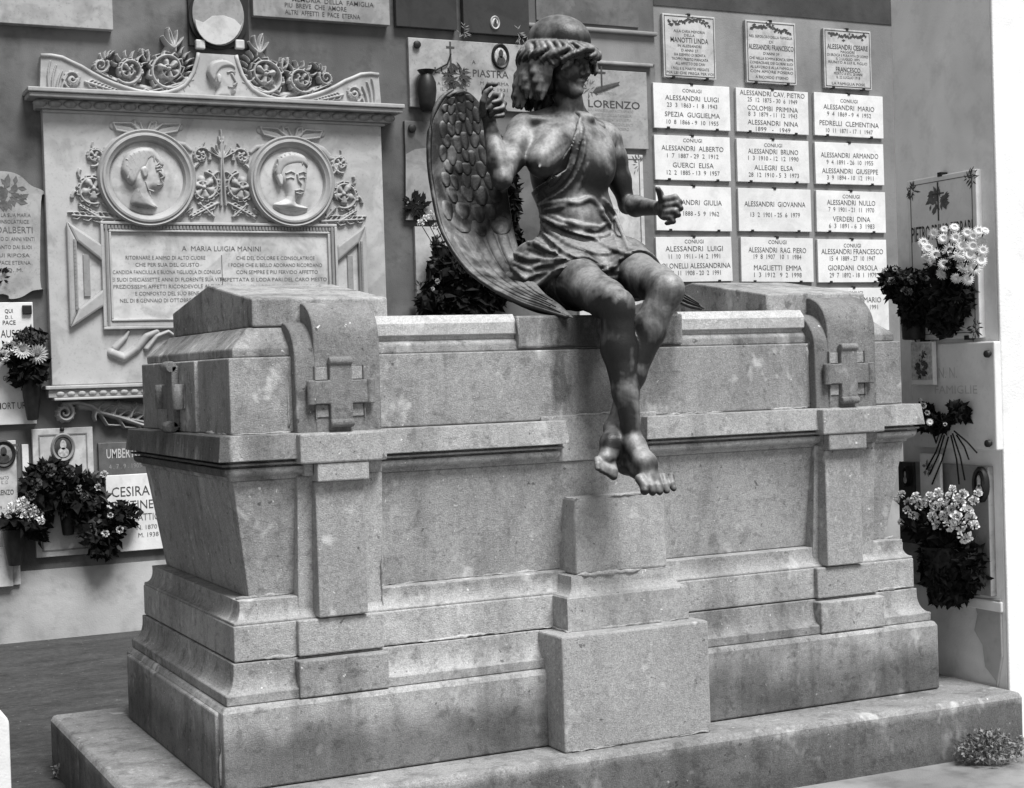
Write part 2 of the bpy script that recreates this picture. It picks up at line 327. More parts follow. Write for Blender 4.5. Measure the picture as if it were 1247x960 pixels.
# strap piers
def strap(xa,xb,xA,xB,na,nb):
    # lower pier steps
    MB().box(xa-.03,xb-.02,.006,.3,.506,.628).build('pier_base','stone_tomb_low',tomb,bevel=.005)
    MB().box(xa-.018,xb-.02,.040,.3,.6378,.757).build('pier_plinth','stone_pale',tomb,bevel=.005)
    m=MB(); m.rings([[(xa,.092,.7575),(xb,.092,.7575),(xb,.3,.7575),(xa,.3,.7575)],[(xa+.002,.062,1.235),(xb,.062,1.235),(xb,.3,1.235),(xa+.002,.3,1.235)]])
    m.build('pier','stone_tomb',tomb,bevel=.004)
    MB().box(na,nb,.026,.2,.762,1.2155).build('hanging_strap','stone_pale',tomb,bevel=.005)
    MB().box(xa-.008,xb-.008,-.012,.2,1.278,1.376).build('strap_head','stone_pale',tomb,bevel=.006)
    MB().box(na-.001,nb+.008,-.006,.2,1.216,1.2775).build('strap_neck','stone_pale',tomb,bevel=.005)
    MB().box(xa+.018,na-.003,.03,.2,1.236,1.2775).build('strap_moulding','stone_tomb',tomb,bevel=.004)
    MB().box(nb+.010,xb-.012,.03,.2,1.236,1.2775).build('strap_moulding','stone_tomb',tomb,bevel=.004)
    # bent bands
    def band(name,x0,x1,zc,r,front,mat):
        poly=[(front,1.3765)]
        for k in range(13):
            t=k/12*math.pi/2; poly.append((front+r-r*math.cos(t),zc+r*math.sin(t)))
        poly+=[(front+r+.03,zc+r),(front+r+.03,1.3765)]
        m=MB(); m.prism([(x0,y,z) for y,z in poly],(x1-x0,0,0)); return m.build(name,mat,tomb,bevel=.004,auto=30)
    band('strap_band',xa,xB,1.615,.135,.042,'stone_scroll')
    band('strap_scroll',xA,xB-.001,1.682,.134,.0405,'stone_scroll')
    # cross with rolled arms
    cx,cz=(xa+xb)/2,1.511; hw=.039; L=.112; f=.042
    for sx in (-1,1):
        for sz in (-1,1):
            MB().box(*sorted((cx+sx*.041,cx+sx*.083)),f-.006,f+.02,*sorted((cz+sz*.041,cz+sz*.083))).build('corner_tile','stone_pale',tomb,bevel=.002)
            MB().box(*sorted((cx+sx*.084,cx+sx*.088)),f-.011,f+.02,*sorted((cz+sz*.041,cz+sz*.088))).build('tile_fillet','stone_scroll',tomb)
    m=MB(); m.prism([(x,f-.024,z) for x,z in ((cx-hw,cz-L),(cx+hw,cz-L),(cx+hw,cz-hw),(cx+L,cz-hw),(cx+L,cz+hw),(cx+hw,cz+hw),(cx+hw,cz+L),(cx-hw,cz+L),(cx-hw,cz+hw),(cx-L,cz+hw),(cx-L,cz-hw),(cx-hw,cz-hw))],(0,.044,0))
    c=m.build('cross','stone_scroll',tomb,bevel=.004)
    for (ax,px,pz) in (((1,0,0),0,L-.008),((1,0,0),0,-L+.008),((0,0,1),L-.007,0),((0,0,1),-L+.007,0)):
        rr=.0145; h=.041
        MB().lathe((cx+px,f-.019,cz+pz),[(.001,-h),(rr-.003,-h),(rr,-h+.003),(rr,h-.003),(rr-.003,h),(.001,h)],14,ax).build('rolled_end','stone_scroll',c,auto=40)
strap(1.655,1.960,1.722,1.956,1.707,1.880)
strap(3.765,4.062,3.826,4.060,3.788,3.960)
# band and cross on the end face
ex=X0+.082
ya,yb_=.47,1.0
MB().box(ex-.014,ex+.05,ya,yb_,1.381,1.632).build('end_band','stone_lid',tomb,bevel=.004)
m=MB(); cy,cz=.735,1.507; hw,L=.045,.112
m.box(ex-.04,ex-.013,cy-hw,cy+hw,cz-L,cz+L); m.box(ex-.0402,ex-.013,cy-.13,cy-hw,cz-hw,cz+hw); m.box(ex-.0402,ex-.013,cy+hw,cy+.13,cz-hw,cz+hw)
c=m.build('end_cross','stone_scroll',tomb,bevel=.004)
for (ax,py,pz) in (((0,1,0),0,L-.004),((0,1,0),0,-L+.004),((0,0,1),.125,0),((0,0,1),-.125,0)):
    MB().lathe((ex-.04,cy+py,cz+pz),[(.001,-.045),(.018,-.045),(.021,-.041),(.021,.041),(.018,.045),(.001,.045)],14,ax).build('rolled_end','stone_scroll',c,auto=40)
# raised end panel of the base
MB().box(X0-.013,X0+.05,.05,YB-.06,ZS+.0,.484).build('end_panel','stone_tomb_low',tomb,bevel=.007)
# pedestal in the middle of the front
MB().box(2.532,3.133,-.125,.2,ZS+.001,.634).build('pedestal_base','stone_pale',tomb,bevel=.007)
m=MB(); m.rings([[(a,y,z),(b,y,z),(b,.2,z),(a,.2,z)] for a,b,y,z in [(2.597,3.098,-.05,.6345),(2.597,3.098,-.05,.752),(2.601,3.094,-.046,.757)]+[(2.601+i,3.094-i,-.046+i,z) for i,z in cavetto(0,.758,.035,.802)]+[(2.638,3.058,-.008,.824)]])
m.build('pedestal_moulding','stone_pale',tomb,bevel=.004)
m=MB(); m.rings([[(2.668,.006,.8245),(3.047,.006,.8245),(3.047,.2,.8245),(2.668,.2,.8245)],[(2.672,.010,1.100),(3.043,.010,1.100),(3.043,.2,1.100),(2.672,.2,1.100)]])
m.build('pedestal_block','stone_pale',tomb,bevel=.008)
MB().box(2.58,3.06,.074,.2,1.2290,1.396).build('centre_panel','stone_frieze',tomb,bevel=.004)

# ragged lime mortar left along some joints
mr=np.random.default_rng(9)
def mortar(pts,r,parent=tomb,gap=.0):
    P=[]; 
    for i in range(len(pts)-1):
        a,b=np.array(pts[i],float),np.array(pts[i+1],float); n=max(2,int(np.linalg.norm(b-a)/.018))
        for k in range(n): P.append(a+(b-a)*k/n+mr.normal(0,.0016,3))
    P.append(np.array(pts[-1],float)); m=MB(); rad=np.abs(mr.normal(r,r*.55,len(P)))+.0008
    rad=(rad+np.roll(rad,1))/2; ph=mr.uniform(0,6); tt=np.arange(len(P)); rad=rad*np.clip(.55+.9*np.sin(tt*.23+ph)+.5*np.sin(tt*.71+ph*2),.08,1.2); m.tube(P,rad,6); o=m.build('mortar_joint','mortar',parent,smooth=True); return o
yq=.0625
mortar([(1.424,yq-.001,.641),(1.632,yq-.001,.641)],.0065); mortar([(1.955,yq,.641),(2.59,yq,.641)],.004); mortar([(3.70,yq,.641),(3.74,yq,.641)],.004)
mortar([(4.04,yq,.642),(4.24,yq,.642)],.007); mortar([(2.600,-.051,.637),(3.095,-.051,.637)],.0055); mortar([(2.595,-.052,.637),(2.595,.06,.637)],.005)
mortar([(2.640,-.008,.826),(3.056,-.008,.826)],.0055); mortar([(2.664,.0,1.1),(2.664,.07,1.1)],.004); mortar([(1.95,.141,.835),(2.63,.141,.836)],.0045)
mortar([(1.458,.141,.836),(1.65,.141,.836)],.0045); mortar([(4.07,.141,.836),(4.2,.138,.836)],.007); mortar([(1.36,.012,.487),(1.36,.045,.25)],.005)
mortar([(1.445,.081,1.382),(1.645,.081,1.382)],.0035); mortar([(3.08,.081,1.382),(3.75,.081,1.382)],.0028); mortar([(1.443,.081,1.382),(1.443,.9,1.382)],.0035)
mortar([(1.641,.081,1.40),(1.641,.081,1.60)],.003); mortar([(2.505,.084,1.65),(2.506,.09,1.758)],.0045); mortar([(3.755,.086,1.40),(3.757,.084,1.62)],.0032)
mortar([(2.66,.074,1.397),(2.985,.074,1.397)],.0022); mortar([(2.672,.009,1.101),(2.95,.009,1.102)],.0035); mortar([(2.56,-.126,.233),(3.12,-.126,.232)],.0025)
mortar([(4.035,.042,.645),(4.03,.042,.75)],.004); mortar([(1.955,.085,.77),(1.958,.07,1.22)],.0035)
# ================================================================ plaques, lettering and carving on the walls
class Pl:                                   # a wall plane: a along it, b = height, c = out of it
    def __init__(s,kind,pos):
        s.k=kind; s.p=pos
        s.ex=np.array((1,0,0.) if kind=='Y' else (0,-1,0.)); s.n=np.array((0,-1,0.) if kind=='Y' else (-1,0,0.))
    def ab(s,u,v,c=0.0):
        P=onY(u,v,s.p-c) if s.k=='Y' else onX(u,v,s.p-c)
        return (P[0] if s.k=='Y' else -P[1]),P[2]
    def P(s,a,b,c=0.0):
        return np.array((a,s.p-c,b)) if s.k=='Y' else np.array((s.p-c,-a,b))
    def box(s,m,a0,a1,b0,b1,c0,c1):
        A=s.P(a0,b0,c0); B=s.P(a1,b1,c1); lo=np.minimum(A,B); hi=np.maximum(A,B)
        return m.box(lo[0],hi[0],lo[1],hi[1],lo[2],hi[2])
WALL=Pl('Y',YW); RET=Pl('X',XP)
TEXTQ=[]                                    # (plane, string, a, b, c, cap height, width, bold, parent, material, name)
def text(pl,s,a,b,c,h,w,parent,mat='ink',bold=0.0,name='inscription',rot=0):
    TEXTQ.append((pl,s,a,b,c,h,w,bold,parent,mat,name))
def flush_text():
    tmp=[]
    for q in TEXTQ:
        cu=bpy.data.curves.new('t','FONT'); cu.body=q[1]; cu.resolution_u=2; cu.size=1.0; cu.align_x='LEFT'; cu.offset=q[7]
        o=bpy.data.objects.new('t',cu); COL.objects.link(o); tmp.append(o)
    bpy.context.view_layer.update()
    dg=bpy.context.evaluated_depsgraph_get()
    groups={}
    for q,o in zip(TEXTQ,tmp):
        me=bpy.data.meshes.new_from_object(o.evaluated_get(dg)); n=len(me.vertices)
        if n==0: continue
        v=np.empty(n*3,np.float32); me.vertices.foreach_get('co',v); v=v.reshape(-1,3)
        f=[tuple(p.vertices) for p in me.polygons]
        pl,s,a,b,c,h,w,bold,par,mat,name=q
        x0,x1=v[:,0].min(),v[:,0].max(); sx=(w/(x1-x0)) if w else h/.69; sz=h/.69
        x=(v[:,0]-(x0+x1)/2)*sx; z=(v[:,1]-.345)*sz
        pts=[pl.P(a+i,b+j,c) for i,j in zip(x,z)]
        key=(par.name,mat,name); g=groups.setdefault(key,(par,mat,name,MB())); g[3].add(pts,f)
        bpy.data.meshes.remove(me)
    for o in tmp:
        cu=o.data; bpy.data.objects.remove(o); bpy.data.curves.remove(cu)
    for par,mat,name,m in groups.values():
        me=m.mesh(name); me.materials.append(MATS[mat]); o=bpy.data.objects.new(name,me); COL.objects.link(o); adopt(o,par); o['kind']='stuff'
GR='family name plates in the grid'
def plaque(pl,tl,br,mat,label,cat='plaque',name='memorial_plaque',th=.025,lines=(),bevel=.003,pins=True,group=None,c0=.0,ink='ink'):
    a0,b1=pl.ab(tl[0],tl[1],th+c0); a1,b0=pl.ab(br[0],br[1],th+c0)
    root=empty(name,pl.P((a0+a1)/2,b0,c0)); tag(root,label,cat,group)
    m=MB(); pl.box(m,a0,a1,b0,b1,c0-.002,c0+th); m.build('slab',mat,root,bevel=bevel)
    W_,H_=a1-a0,b1-b0
    for L in lines:                        # (text, y fraction from the top, cap height px, width fraction, [bold],[x fraction],[ink])
        t,yf,hpx,wf=L[:4]; bold=L[4] if len(L)>4 else .0; xf=L[5] if len(L)>5 else .5; k=L[6] if len(L)>6 else ink
        text(pl,t,a0+W_*xf,b1-H_*yf,c0+th+.0015,hpx*H_/(br[1]-tl[1]),W_*wf,root,k,bold)
    if pins:
        for fx,fz in ((.5,1.0),(.18,0),(.82,0)):
            m=MB(); cx=a0+W_*fx; cz=b1 if fz else b0
            pl.box(m,cx-.012,cx+.012,cz-.006,cz+.012,c0,c0+th+.006); m.build('clip','black_metal',root,bevel=.002)
    root['_a']=0; del root['_a']
    return root,(a0,a1,b0,b1,c0+th)
# ---- grid of name plates
cols=[((795.2,100.6),(889.7,159.6)),((895.8,107),(985,164.2)),((990.9,112.6),(1076,168.6))]
rows=[[(795.2,100.6,889.7,159.6),(895.8,107,985,164.2),(990.9,112.6,1076,168.6)],
      [(796.6,164,890.3,221.1),(897,168.5,986,223.5),(992.3,172.7,1077,226)],
      [(798.2,226,891.5,281.8),(898.7,229,988.5,282.5),(993.6,232,1079,283.5)],
      [(799,288.3,892.5,343),(901.7,289.2,991,343.3),(995.4,291.5,1080.5,343.7)],
      [None,None,(997,351,1083,402)]]
N=lambda s,y,w,h=6.3:(s,y,h,w,.0)
D=lambda s,y,w:(s,y,5.6,w,.0)
K=lambda y=.15:('CONIUGI',y,4.6,.25,.0)
TX=[[[K(.14),N('ALESSANDRI  LUIGI',.31,.70),D('23  3  1863 - 1  8  1943',.47,.66),N('SPEZIA  GUGLIELMA',.68,.72),D('10  8  1866 - 9  10  1955',.85,.68)],
     [N('ALESSANDRI CAV. PIETRO',.10,.90),D('25  12  1875 - 30  6  1949',.25,.69),N('COLOMBI  PRIMINA',.44,.70),D('8  3  1879 - 11  12  1943',.58,.68),N('ALESSANDRI  NINA',.77,.70),D('1899   -   1949',.92,.48)],
     [K(.16),N('ALESSANDRI  MARIO',.32,.74),D('9  4  1869 - 9  4  1952',.48,.64),N('PEDRELLI  CLEMENTINA',.70,.86),D('10  11  1871 - 17  1  1947',.87,.68)]],
    [[K(.10),N('ALESSANDRI  ALBERTO',.28,.82),D('1  7  1887 - 29  2  1912',.45,.68),N('GUERCI  ELISA',.66,.54),D('12  2  1885 - 13  9  1957',.83,.70)],
     [K(.13),N('ALESSANDRI  BRUNO',.28,.70),D('1  3  1910 - 12  12  1990',.44,.70),N('ALLEGRI  ELSA',.66,.54),D('28  12  1910 - 5  3  1973',.83,.70)],
     [N('ALESSANDRI  ARMANDO',.30,.84),D('9  4  1891 - 26  10  1955',.47,.68),N('ALESSANDRI  GIUSEPPE',.68,.82),D('3  9  1894 - 10  12  1911',.84,.68)]],
    [[N('ALESSANDRI  GIULIA',.36,.74),D('12  2  1888 - 5  9  1962',.61,.66)],
     [N('ALESSANDRI  GIOVANNA',.36,.84),D('13  2  1901 - 25  6  1979',.61,.68)],
     [K(.13),N('ALESSANDRI  NULLO',.28,.70),D('7  9  1901 - 21  11  1970',.45,.66),N('VERDERI  DINA',.68,.54),D('6  3  1891 - 6  3  1983',.85,.66)]],
    [[K(.10),N('ALESSANDRI  LUIGI',.26,.76),D('11  10  1911 - 14  2  1991',.43,.68),N('POLONELLI ALESSANDRINA',.64,.95),D('23  11  1908 - 20  2  1991',.80,.68)],
     [K(.10),N('ALESSANDRI  RAG. PIERO',.28,.80),D('19  8  1907   10  1  1984',.43,.66),N('MAGLIETTI  EMMA',.68,.66),D('1  3  1912   9  2  1998',.84,.66)],
     [K(.14),N('ALESSANDRI FRANCESCO',.28,.90),D('15  4  1889 - 27  10  1947',.44,.66),N('GIORDANI  ORSOLA',.66,.72),D('29  7  1892 - 18  1  1979',.83,.68)]],
    [None,None,[K(.12),N('ALESSANDRI  MARIO',.28,.78),D('21  3  1915 - 5  8  1991',.45,.68)]]]
RN=['top row','second row','third row','fourth row','lowest row']; CN=['column away from the pilaster','middle column','column next to the pilaster']
for i,rw in enumerate(rows):
    for j,bx in enumerate(rw):
        if bx is None: continue
        _r,_=plaque(WALL,bx[:2],bx[2:],'marble_white','white name plate, %s of the plate grid, %s'%(RN[i],CN[j]),'name plate','name_plate',.022,TX[i][j],.002,True,GR,ink='ink_plate'); _r.rotation_euler.y=R(rng.normal(0,.35))
# ---- three older plaques above the grid
def old_plaque(tl,br,label,lines,orn):
    r,(a0,a1,b0,b1,c)=plaque(WALL,tl,br,'marble_cream',label,'plaque','memorial_plaque',.03,lines,.003,True,'small old plaques above the grid')
    m=MB(); e=.012
    for q in ((a0+e,a1-e,b1-e-.005,b1-e),(a0+e,a1-e,b0+e,b0+e+.005),(a0+e,a0+e+.005,b0+e,b1-e),(a1-e-.005,a1-e,b0+e,b1-e)): WALL.box(m,*q,c,c+.002)
    m.build('border_line','ink',r)
    m=MB(); w=a1-a0
    for k in range(44):
        t=(k+.5)/44; x=a0+w*(.10+.80*t); z=b1-.045-.012*math.sin(t*7+orn)-.02*abs(t-.5)
        ang=rng.uniform(-1.4,1.4); L=rng.uniform(.010,.024); z+=rng.normal(0,.012); 
        m.add([WALL.P(x-L*math.cos(ang),z-L*math.sin(ang)*.5,c+.001),WALL.P(x+.008*math.sin(ang),z-.010,c+.002),WALL.P(x+L*math.cos(ang),z+L*math.sin(ang)*.5,c+.001),WALL.P(x-.008*math.sin(ang),z+.010,c+.003)],[(0,1,2,3)])
    m.build('carved_branch','ink',r)
s_=lambda t,y,w=.72,h=3.4:(t,y,h,w,.0)
old_plaque((806.5,16),(872.5,97.5),'small old marble plaque with palm branch, over the plate column away from the pilaster',
  [s_('ALLA CARA MEMORIA',.26,.6),s_('DELLA',.32,.2),('MANOTTI LINDA',.40,6.5,.72,.006),s_('IN ALESSANDRI',.49,.45),s_('D ANNI 27',.56,.32),s_('SIA ESEMPIO DI BONTA',.63,.6),s_('TROPPO PRESTO MANCATA',.70,.70),s_('ALL AFFETTO DEI CARI',.77,.56),s_('I FIGLI E IL MARITO PREGATE',.85,.72),s_('PER LEI CHE PREGA PER VOI',.92,.9)],0)
old_plaque((907.5,24),(970.5,104),'small old marble plaque with rose garland, over the middle plate column',
  [s_('NEL SEPOLCRO DELLA FAMIGLIA',.25,.86),s_('DI',.33,.08),('ALESSANDRI FRANCESCO',.42,6.5,.90,.006),s_("D'ANNI 39",.52,.32),s_('CHE NELLA SOMMA BONTA SEPPE',.60,.88),s_('CONSACRARE DEI GIORNI SUOI',.67,.86),s_('AL LAVORO E ALLA FAMIGLIA',.74,.86),s_('CON AMORE POSERO',.81,.86),s_('A RICORDO ETERNO',.90,.66)],2)
old_plaque((1002.5,34),(1062,110),'small old marble plaque with flower spray, over the plate column next to the pilaster',
  [('ALESSANDRI CESARE',.30,6.3,.86,.006),s_('MAGGIORE',.38,.3),s_('DI EROICA E PURA VITA DI UOMO',.44,.86),s_('IL 2 LUGLIO 1895',.50,.5),s_('RIUNITO A LUI IL FIGLIO',.56,.82),('FRANCESCO',.68,6,.52,.006),s_('MORTO A SOLI 20 ANNI',.75,.6),s_('IL 22 LUGLIO 1918',.81,.5),s_('LA FAMIGLIA POSE',.92,.7)],4)
# ---- plaques round the angel
def oval(pl,u,v,rx,ry,c,par,frame='black_metal',face='photo_light',dep=.02):
    a,b=pl.ab(u,v,c); s=.0056 if pl is WALL else .0032
    ring=[]; n=24
    def ringpts(k,cc): return [pl.P(a+rx*s*k*math.cos(t),b+ry*s*k*math.sin(t),cc) for t in np.linspace(0,2*math.pi,n,endpoint=False)]
    m=MB(); m.rings([ringpts(1.0,c-.002),ringpts(1.0,c+dep*.6),ringpts(.9,c+dep),ringpts(.74,c+dep*.7),ringpts(.72,c+dep*.2)],True,True); fr=m.build('photo_frame',frame,par,auto=40)
    m=MB(); m.rings([ringpts(.715,c+dep*.3),ringpts(.6,c+dep*.55),ringpts(.02,c+dep*.7)]); ph=m.build('oval_photo',face,fr,auto=60)
    m=MB(); q=[(.0,.18,.26,.34),(.0,-.34,.46,.34)]
    for dx,dy,w,h in q:
        m.rings([[pl.P(a+s*rx*(dx+w*math.cos(t)),b+s*ry*(dy+h*math.sin(t)),c+dep*.85+.001*k) for t in np.linspace(0,2*math.pi,12,endpoint=False)] for k in (0,1)])
    m.build('portrait','photo_dark' if face!='photo_dark' else 'photo_light',ph)
    return fr
def stud(pl,u,v,c,par,r=.02):
    a,b=pl.ab(u,v,c); p=pl.P(a,b,c)
    MB().lathe(p,[(r*.5,-.002),(r*.6,.008),(r,.012),(r*.9,.024),(r*.4,.03)],10,pl.n).build('rosette_stud','black_metal',par,auto=40)
def cross_line(pl,u,v,h,c,par,mat='ink',w=.006,arm=.30,at=.25):
    a,b=pl.ab(u,v,c); s=.0056 if pl is WALL else .0032
    m=MB(); H_=h*s; pl.box(m,a-w,a+w,b-H_,b,c,c+.003); pl.box(m,a-H_*arm,a-w,b-H_*at-w,b-H_*at+w,c,c+.0031); pl.box(m,a+w,a+H_*arm,b-H_*at-w,b-H_*at+w,c,c+.0031); m.build('engraved_cross',mat,par)
def leaf_spray(pl,u,v,rad,n,c,par,mat='ink',name='engraved_branch',w=.35,spread=math.pi*2,a0=0,rise=.0):
    a,b=pl.ab(u,v,c); s=.0056 if pl is WALL else .0032; m=MB()
    for k in range(n):
        t=a0+rng.uniform(-.5,.5)*spread; d=rad*s*math.sqrt(rng.uniform(.02,1)); L=rad*s*rng.uniform(.25,.45); t2=t+rng.uniform(-.8,.8)
        p=np.array((a+d*math.cos(t),b+d*math.sin(t))); e=np.array((math.cos(t2),math.sin(t2)))*L; o=np.array((-e[1],e[0]))*w
        h=c+.001+rise*rng.uniform(.2,1)
        m.add([pl.P(*(p-e),h),pl.P(*(p+o),h+.001),pl.P(*(p+e),h),pl.P(*(p-o),h+.002)],[(0,1,2,3)])
    return m.build(name,mat,par)
def relief_urn(pl,u,v,w,h,c,par,mat='black_metal',name='vase',label=None):
    # bracket vase fixed to the plaque, lower end at v+h/2
    a,b=pl.ab(u,v,c); s=.0056 if pl is WALL else .0032; H_=h*s; W_=w*s
    pr=[(.25,-.5),(.34,-.46),(.42,-.3),(.5,.0),(.48,.2),(.36,.34),(.30,.40),(.42,.47),(.46,.5),(.3,.49)]
    p=pl.P(a,b,c+W_*.5)
    o=MB().lathe(p,[(r*W_,z*H_) for r,z in pr],14,(0,0,1)).build(name,mat,par,auto=40)
    return o
r,(a0,a1,b0,b1,c)=plaque(WALL,(497,45.5),(646,137),'marble_aged','pale marble plaque with dark vase, cross and oval photo, above the angel\'s raised hand','plaque','memorial_plaque',.03,
  [('A',.30,5,.03,.0,.53,'ink'),('LUIGI',.45,8,.25,.004,.33,'ink'),('PIASTRA',.46,9.5,.30,.006,.67,'ink'),('A LANGHIRANO',.64,4.5,.27,.0,.36,'ink_grey'),('IL 21 - 1868',.72,4.2,.22,.0,.36,'ink_grey'),('M A PARMA',.60,4.5,.24,.0,.70,'ink_grey'),('IL 3 - 1931',.69,4.2,.22,.0,.70,'ink_grey')],pins=False)
oval(WALL,609,69,12,16,c,r,'black_metal','photo_light'); stud(WALL,507,55,c,r,.028); stud(WALL,638,60,c,r,.028)
cross_line(WALL,548,51,34,c,r,arm=.16,at=.2); leaf_spray(WALL,556,96,17,46,c,r,'photo_dark','bronze_branch',.3,rise=.02)
m=MB(); P_=lambda u,v,cc:WALL.P(*WALL.ab(u,v,cc),cc)
m.tube([P_(518,90,c+.012),(P_(530,86,c+.012)),P_(545,78,c+.012),P_(549,66,c+.012)],.006,6); m.build('bronze_stem','black_metal',r)
va=empty('wall_vase',P_(515,137,c)); tag(va,'dark narrow urn fixed on the pale plaque beside its cross','vase'); relief_urn(WALL,515,113,24,50,c,va,'black_metal','urn')
r,(a0,a1,b0,b1,c)=plaque(WALL,(492.5,147),(600,270),'marble_grey','weathered grey plaque with dark oval stain of a wreath, under the plaque with the urn','plaque','memorial_plaque',.03,(),pins=False)
stud(WALL,501,157,c,r,.03); leaf_spray(WALL,505,250,16,50,c,r,'leaf_dark','dry_leaves',.4,rise=.03)
m=MB(); o_=[WALL.P(*WALL.ab(u,v,c),c+.0015) for u,v in ((494,188),(505,182),(520,180),(540,182),(540,268),(494,268))]
m.prism(o_,(0,-.001,0)); m.build('dark_stain','marble_mid',r)
r,(a0,a1,b0,b1,c)=plaque(WALL,(505,276),(600,400),'marble_cream','cream plaque half hidden by dark foliage, behind the angel\'s wing','plaque','memorial_plaque',.03,(),pins=False)
leaf_spray(WALL,512,352,10,14,c,r,'ink','engraved_branch',.25)
r,(a0,a1,b0,b1,c)=plaque(WALL,(668,81),(790,182),'marble_aged','aged marble plaque with palm branch and bold name, beside the angel\'s face','plaque','memorial_plaque',.03,
  [('QUI RIPOSA',.30,3.6,.20,.0,.58,'ink_faint'),('EGARI  LORENZO',.44,9.5,.92,.012,.46),
   *[(t,.52+.058*k,3.6,w,.0,.60,'ink_faint') for k,(t,w) in enumerate((('A SOLI ANNI SESSANTA STRAPPATO',.50),('ALL AFFETTO DELLA FAMIGLIA',.46),('ESEMPIO DI BONTA E VIRTU',.44),('LA MOGLIE E I FIGLI DOLENTI',.48),('QUESTA MEMORIA POSERO',.40)))]],pins=False)
m=MB()
for k in range(22):                         # palm branch
    t=k/21; u0=722+28*t; v0=112-9*t
    for sg in (-1,1):
        A=WALL.P(*WALL.ab(u0,v0,c),c+.002); B=WALL.P(*WALL.ab(u0+5,v0+sg*(6-3*t)-1,c),c+.001); C_=WALL.P(*WALL.ab(u0+3,v0,c),c+.003)
        m.add([A,B,C_],[(0,1,2)])
m.build('carved_palm','ink',r); cross_line(WALL,732,80,30,c,r,arm=.2,at=.3)
leaf_spray(WALL,716,108,12,18,c,r,'ink_grey','carved_rays',.15)
r,(a0,a1,b0,b1,c)=plaque(WALL,(700,186),(789,402),'marble_cream','tall cream plaque with scrolled corner, under the plaque with the palm branch','plaque','memorial_plaque',.028,(),pins=False)
m=MB(); e=.03
for q in ((a0+e,a1-e,b1-e-.006,b1-e),(a1-e-.006,a1-e,b0+e,b1-e-.006)): WALL.box(m,*q,c,c+.003)
m.build('border_line','ink_grey',r); leaf_spray(WALL,776,200,12,16,c,r,'ink_grey','corner_scroll',.2)
text(WALL,'DI N. N.',*WALL.ab(757,257,c),c+.0015,.03,.14,r,'ink_faint')
# mouldings above those plaques
m=MB(); a0,b0=WALL.ab(640,29,0); a1,_=WALL.ab(797,38,0)
fr=empty('wall_moulding',WALL.P((a0+a1)/2,b0,0)); tag(fr,'double moulded ledge on the dark wall bay, above the plaque with the palm branch','moulding')
MB().box(a0,a1,YW-.05,YW-.001,b0-.03,b0).build('upper_ledge','plaster_right',fr,bevel=.01)
b2=WALL.ab(760,77,0)[1]; MB().box(a0,WALL.ab(792,77,0)[0],YW-.045,YW-.001,b2-.025,b2).build('lower_ledge','plaster_dado',fr,bevel=.008)
MB().box(a0,WALL.ab(796,60,0)[0],YW-.012,YW-.001,b2+.0005,b0-.0305).build('panel','plaster_right',fr)
# ---- plaques along the top edge of the wall
plaque(WALL,(-90,-150),(138,36.5),'marble_aged','big stained marble slab high on the wall, above the carved pediment\'s outer end','plaque','memorial_plaque',.06,(),pins=False)
plaque(WALL,(303,-150),(475,31),'marble_mid','inscribed stained slab high on the wall, between the oval lamp panel and the black plaques','plaque','memorial_plaque',.06,
  [('MEMORIA  DELLA  FAMIGLIA',.858,6,.6,.004,.58),('PIU  BREVE  CHE  AMORE',.905,6,.45,.004,.45),('ALTRI  AFFETTI  E  PACE  ETERNA',.955,6,.55,.004,.5)],pins=False)
plaque(WALL,(477,-150),(557,37),'granite_dark','polished black plaque with mottled edge, next to the inscribed stained slab','plaque','memorial_plaque',.05,(),pins=False)
r,(a0,a1,b0,b1,c)=plaque(WALL,(559,-150),(645,45),'granite_dark','polished black plaque with tiny oval portrait and incised scrolls','plaque','memorial_plaque',.05,(),pins=False)
oval(WALL,602.5,28,6.5,8.5,c,r,'letter_pale','photo_light',.015); leaf_spray(WALL,565,38,9,16,c,r,'ink_faint','corner_scroll',.15); leaf_spray(WALL,632,42,10,16,c,r,'ink_faint','corner_scroll',.15)
plaque(WALL,(648,-150),(778,34),'marble_grey','plain dark grey slab high on the wall, over the moulded ledge','plaque','memorial_plaque',.012,(),pins=False)
# ---- oval lamp panel over the pediment
a0,b1=WALL.ab(226,-80,.03); a1,b0=WALL.ab(304,60,.03)
r=empty('lamp_panel',WALL.P((a0+a1)/2,b0,0)); tag(r,'black framed panel with big two-tone oval medallion, above the pediment centre','memorial panel')
m=MB(); WALL.box(m,a0,a1,b0,b1,-.002,.03); m.build('backing','dark_void',r,bevel=.004)
def disc(pl,u,v,rx,ry,c0,c1,name,mat,par,t0=0,t1=2*math.pi,dome=.0):
    a,b=pl.ab(u,v,c1); s=.0056; n=40; ts=np.linspace(t0,t1,n,endpoint=abs(t1-t0)<6.2)
    m=MB(); m.rings([[pl.P(a+rx*s*k*math.cos(t),b+ry*s*k*math.sin(t),cc) for t in ts] for k,cc in ((1,c0),(1,c1),(.94,c1+dome*.5),(.8,c1+dome))]); return m.build(name,mat,par,auto=35)
disc(WALL,266,22,34,36,.03,.05,'oval_rim','black_metal',r); disc(WALL,266,18,30,35,.05,.062,'oval_field','marble_mid',r,dome=.008)
a,b=WALL.ab(267,37,.07); pts=[]
for t in np.linspace(math.pi*1.02,math.pi*1.98,16): pts.append(WALL.P(*WALL.ab(266+29*math.cos(t),22-33*math.sin(t),.0705),.0705))
pts+= [WALL.P(*WALL.ab(u,v,.0705),.0705) for u,v in ((293,32),(285,24),(272,19.5),(258,20),(247,28))]
m=MB(); m.prism(pts,(0,-.012,0)); m.build('pale_shell','marble_cream',r,bevel=.004)
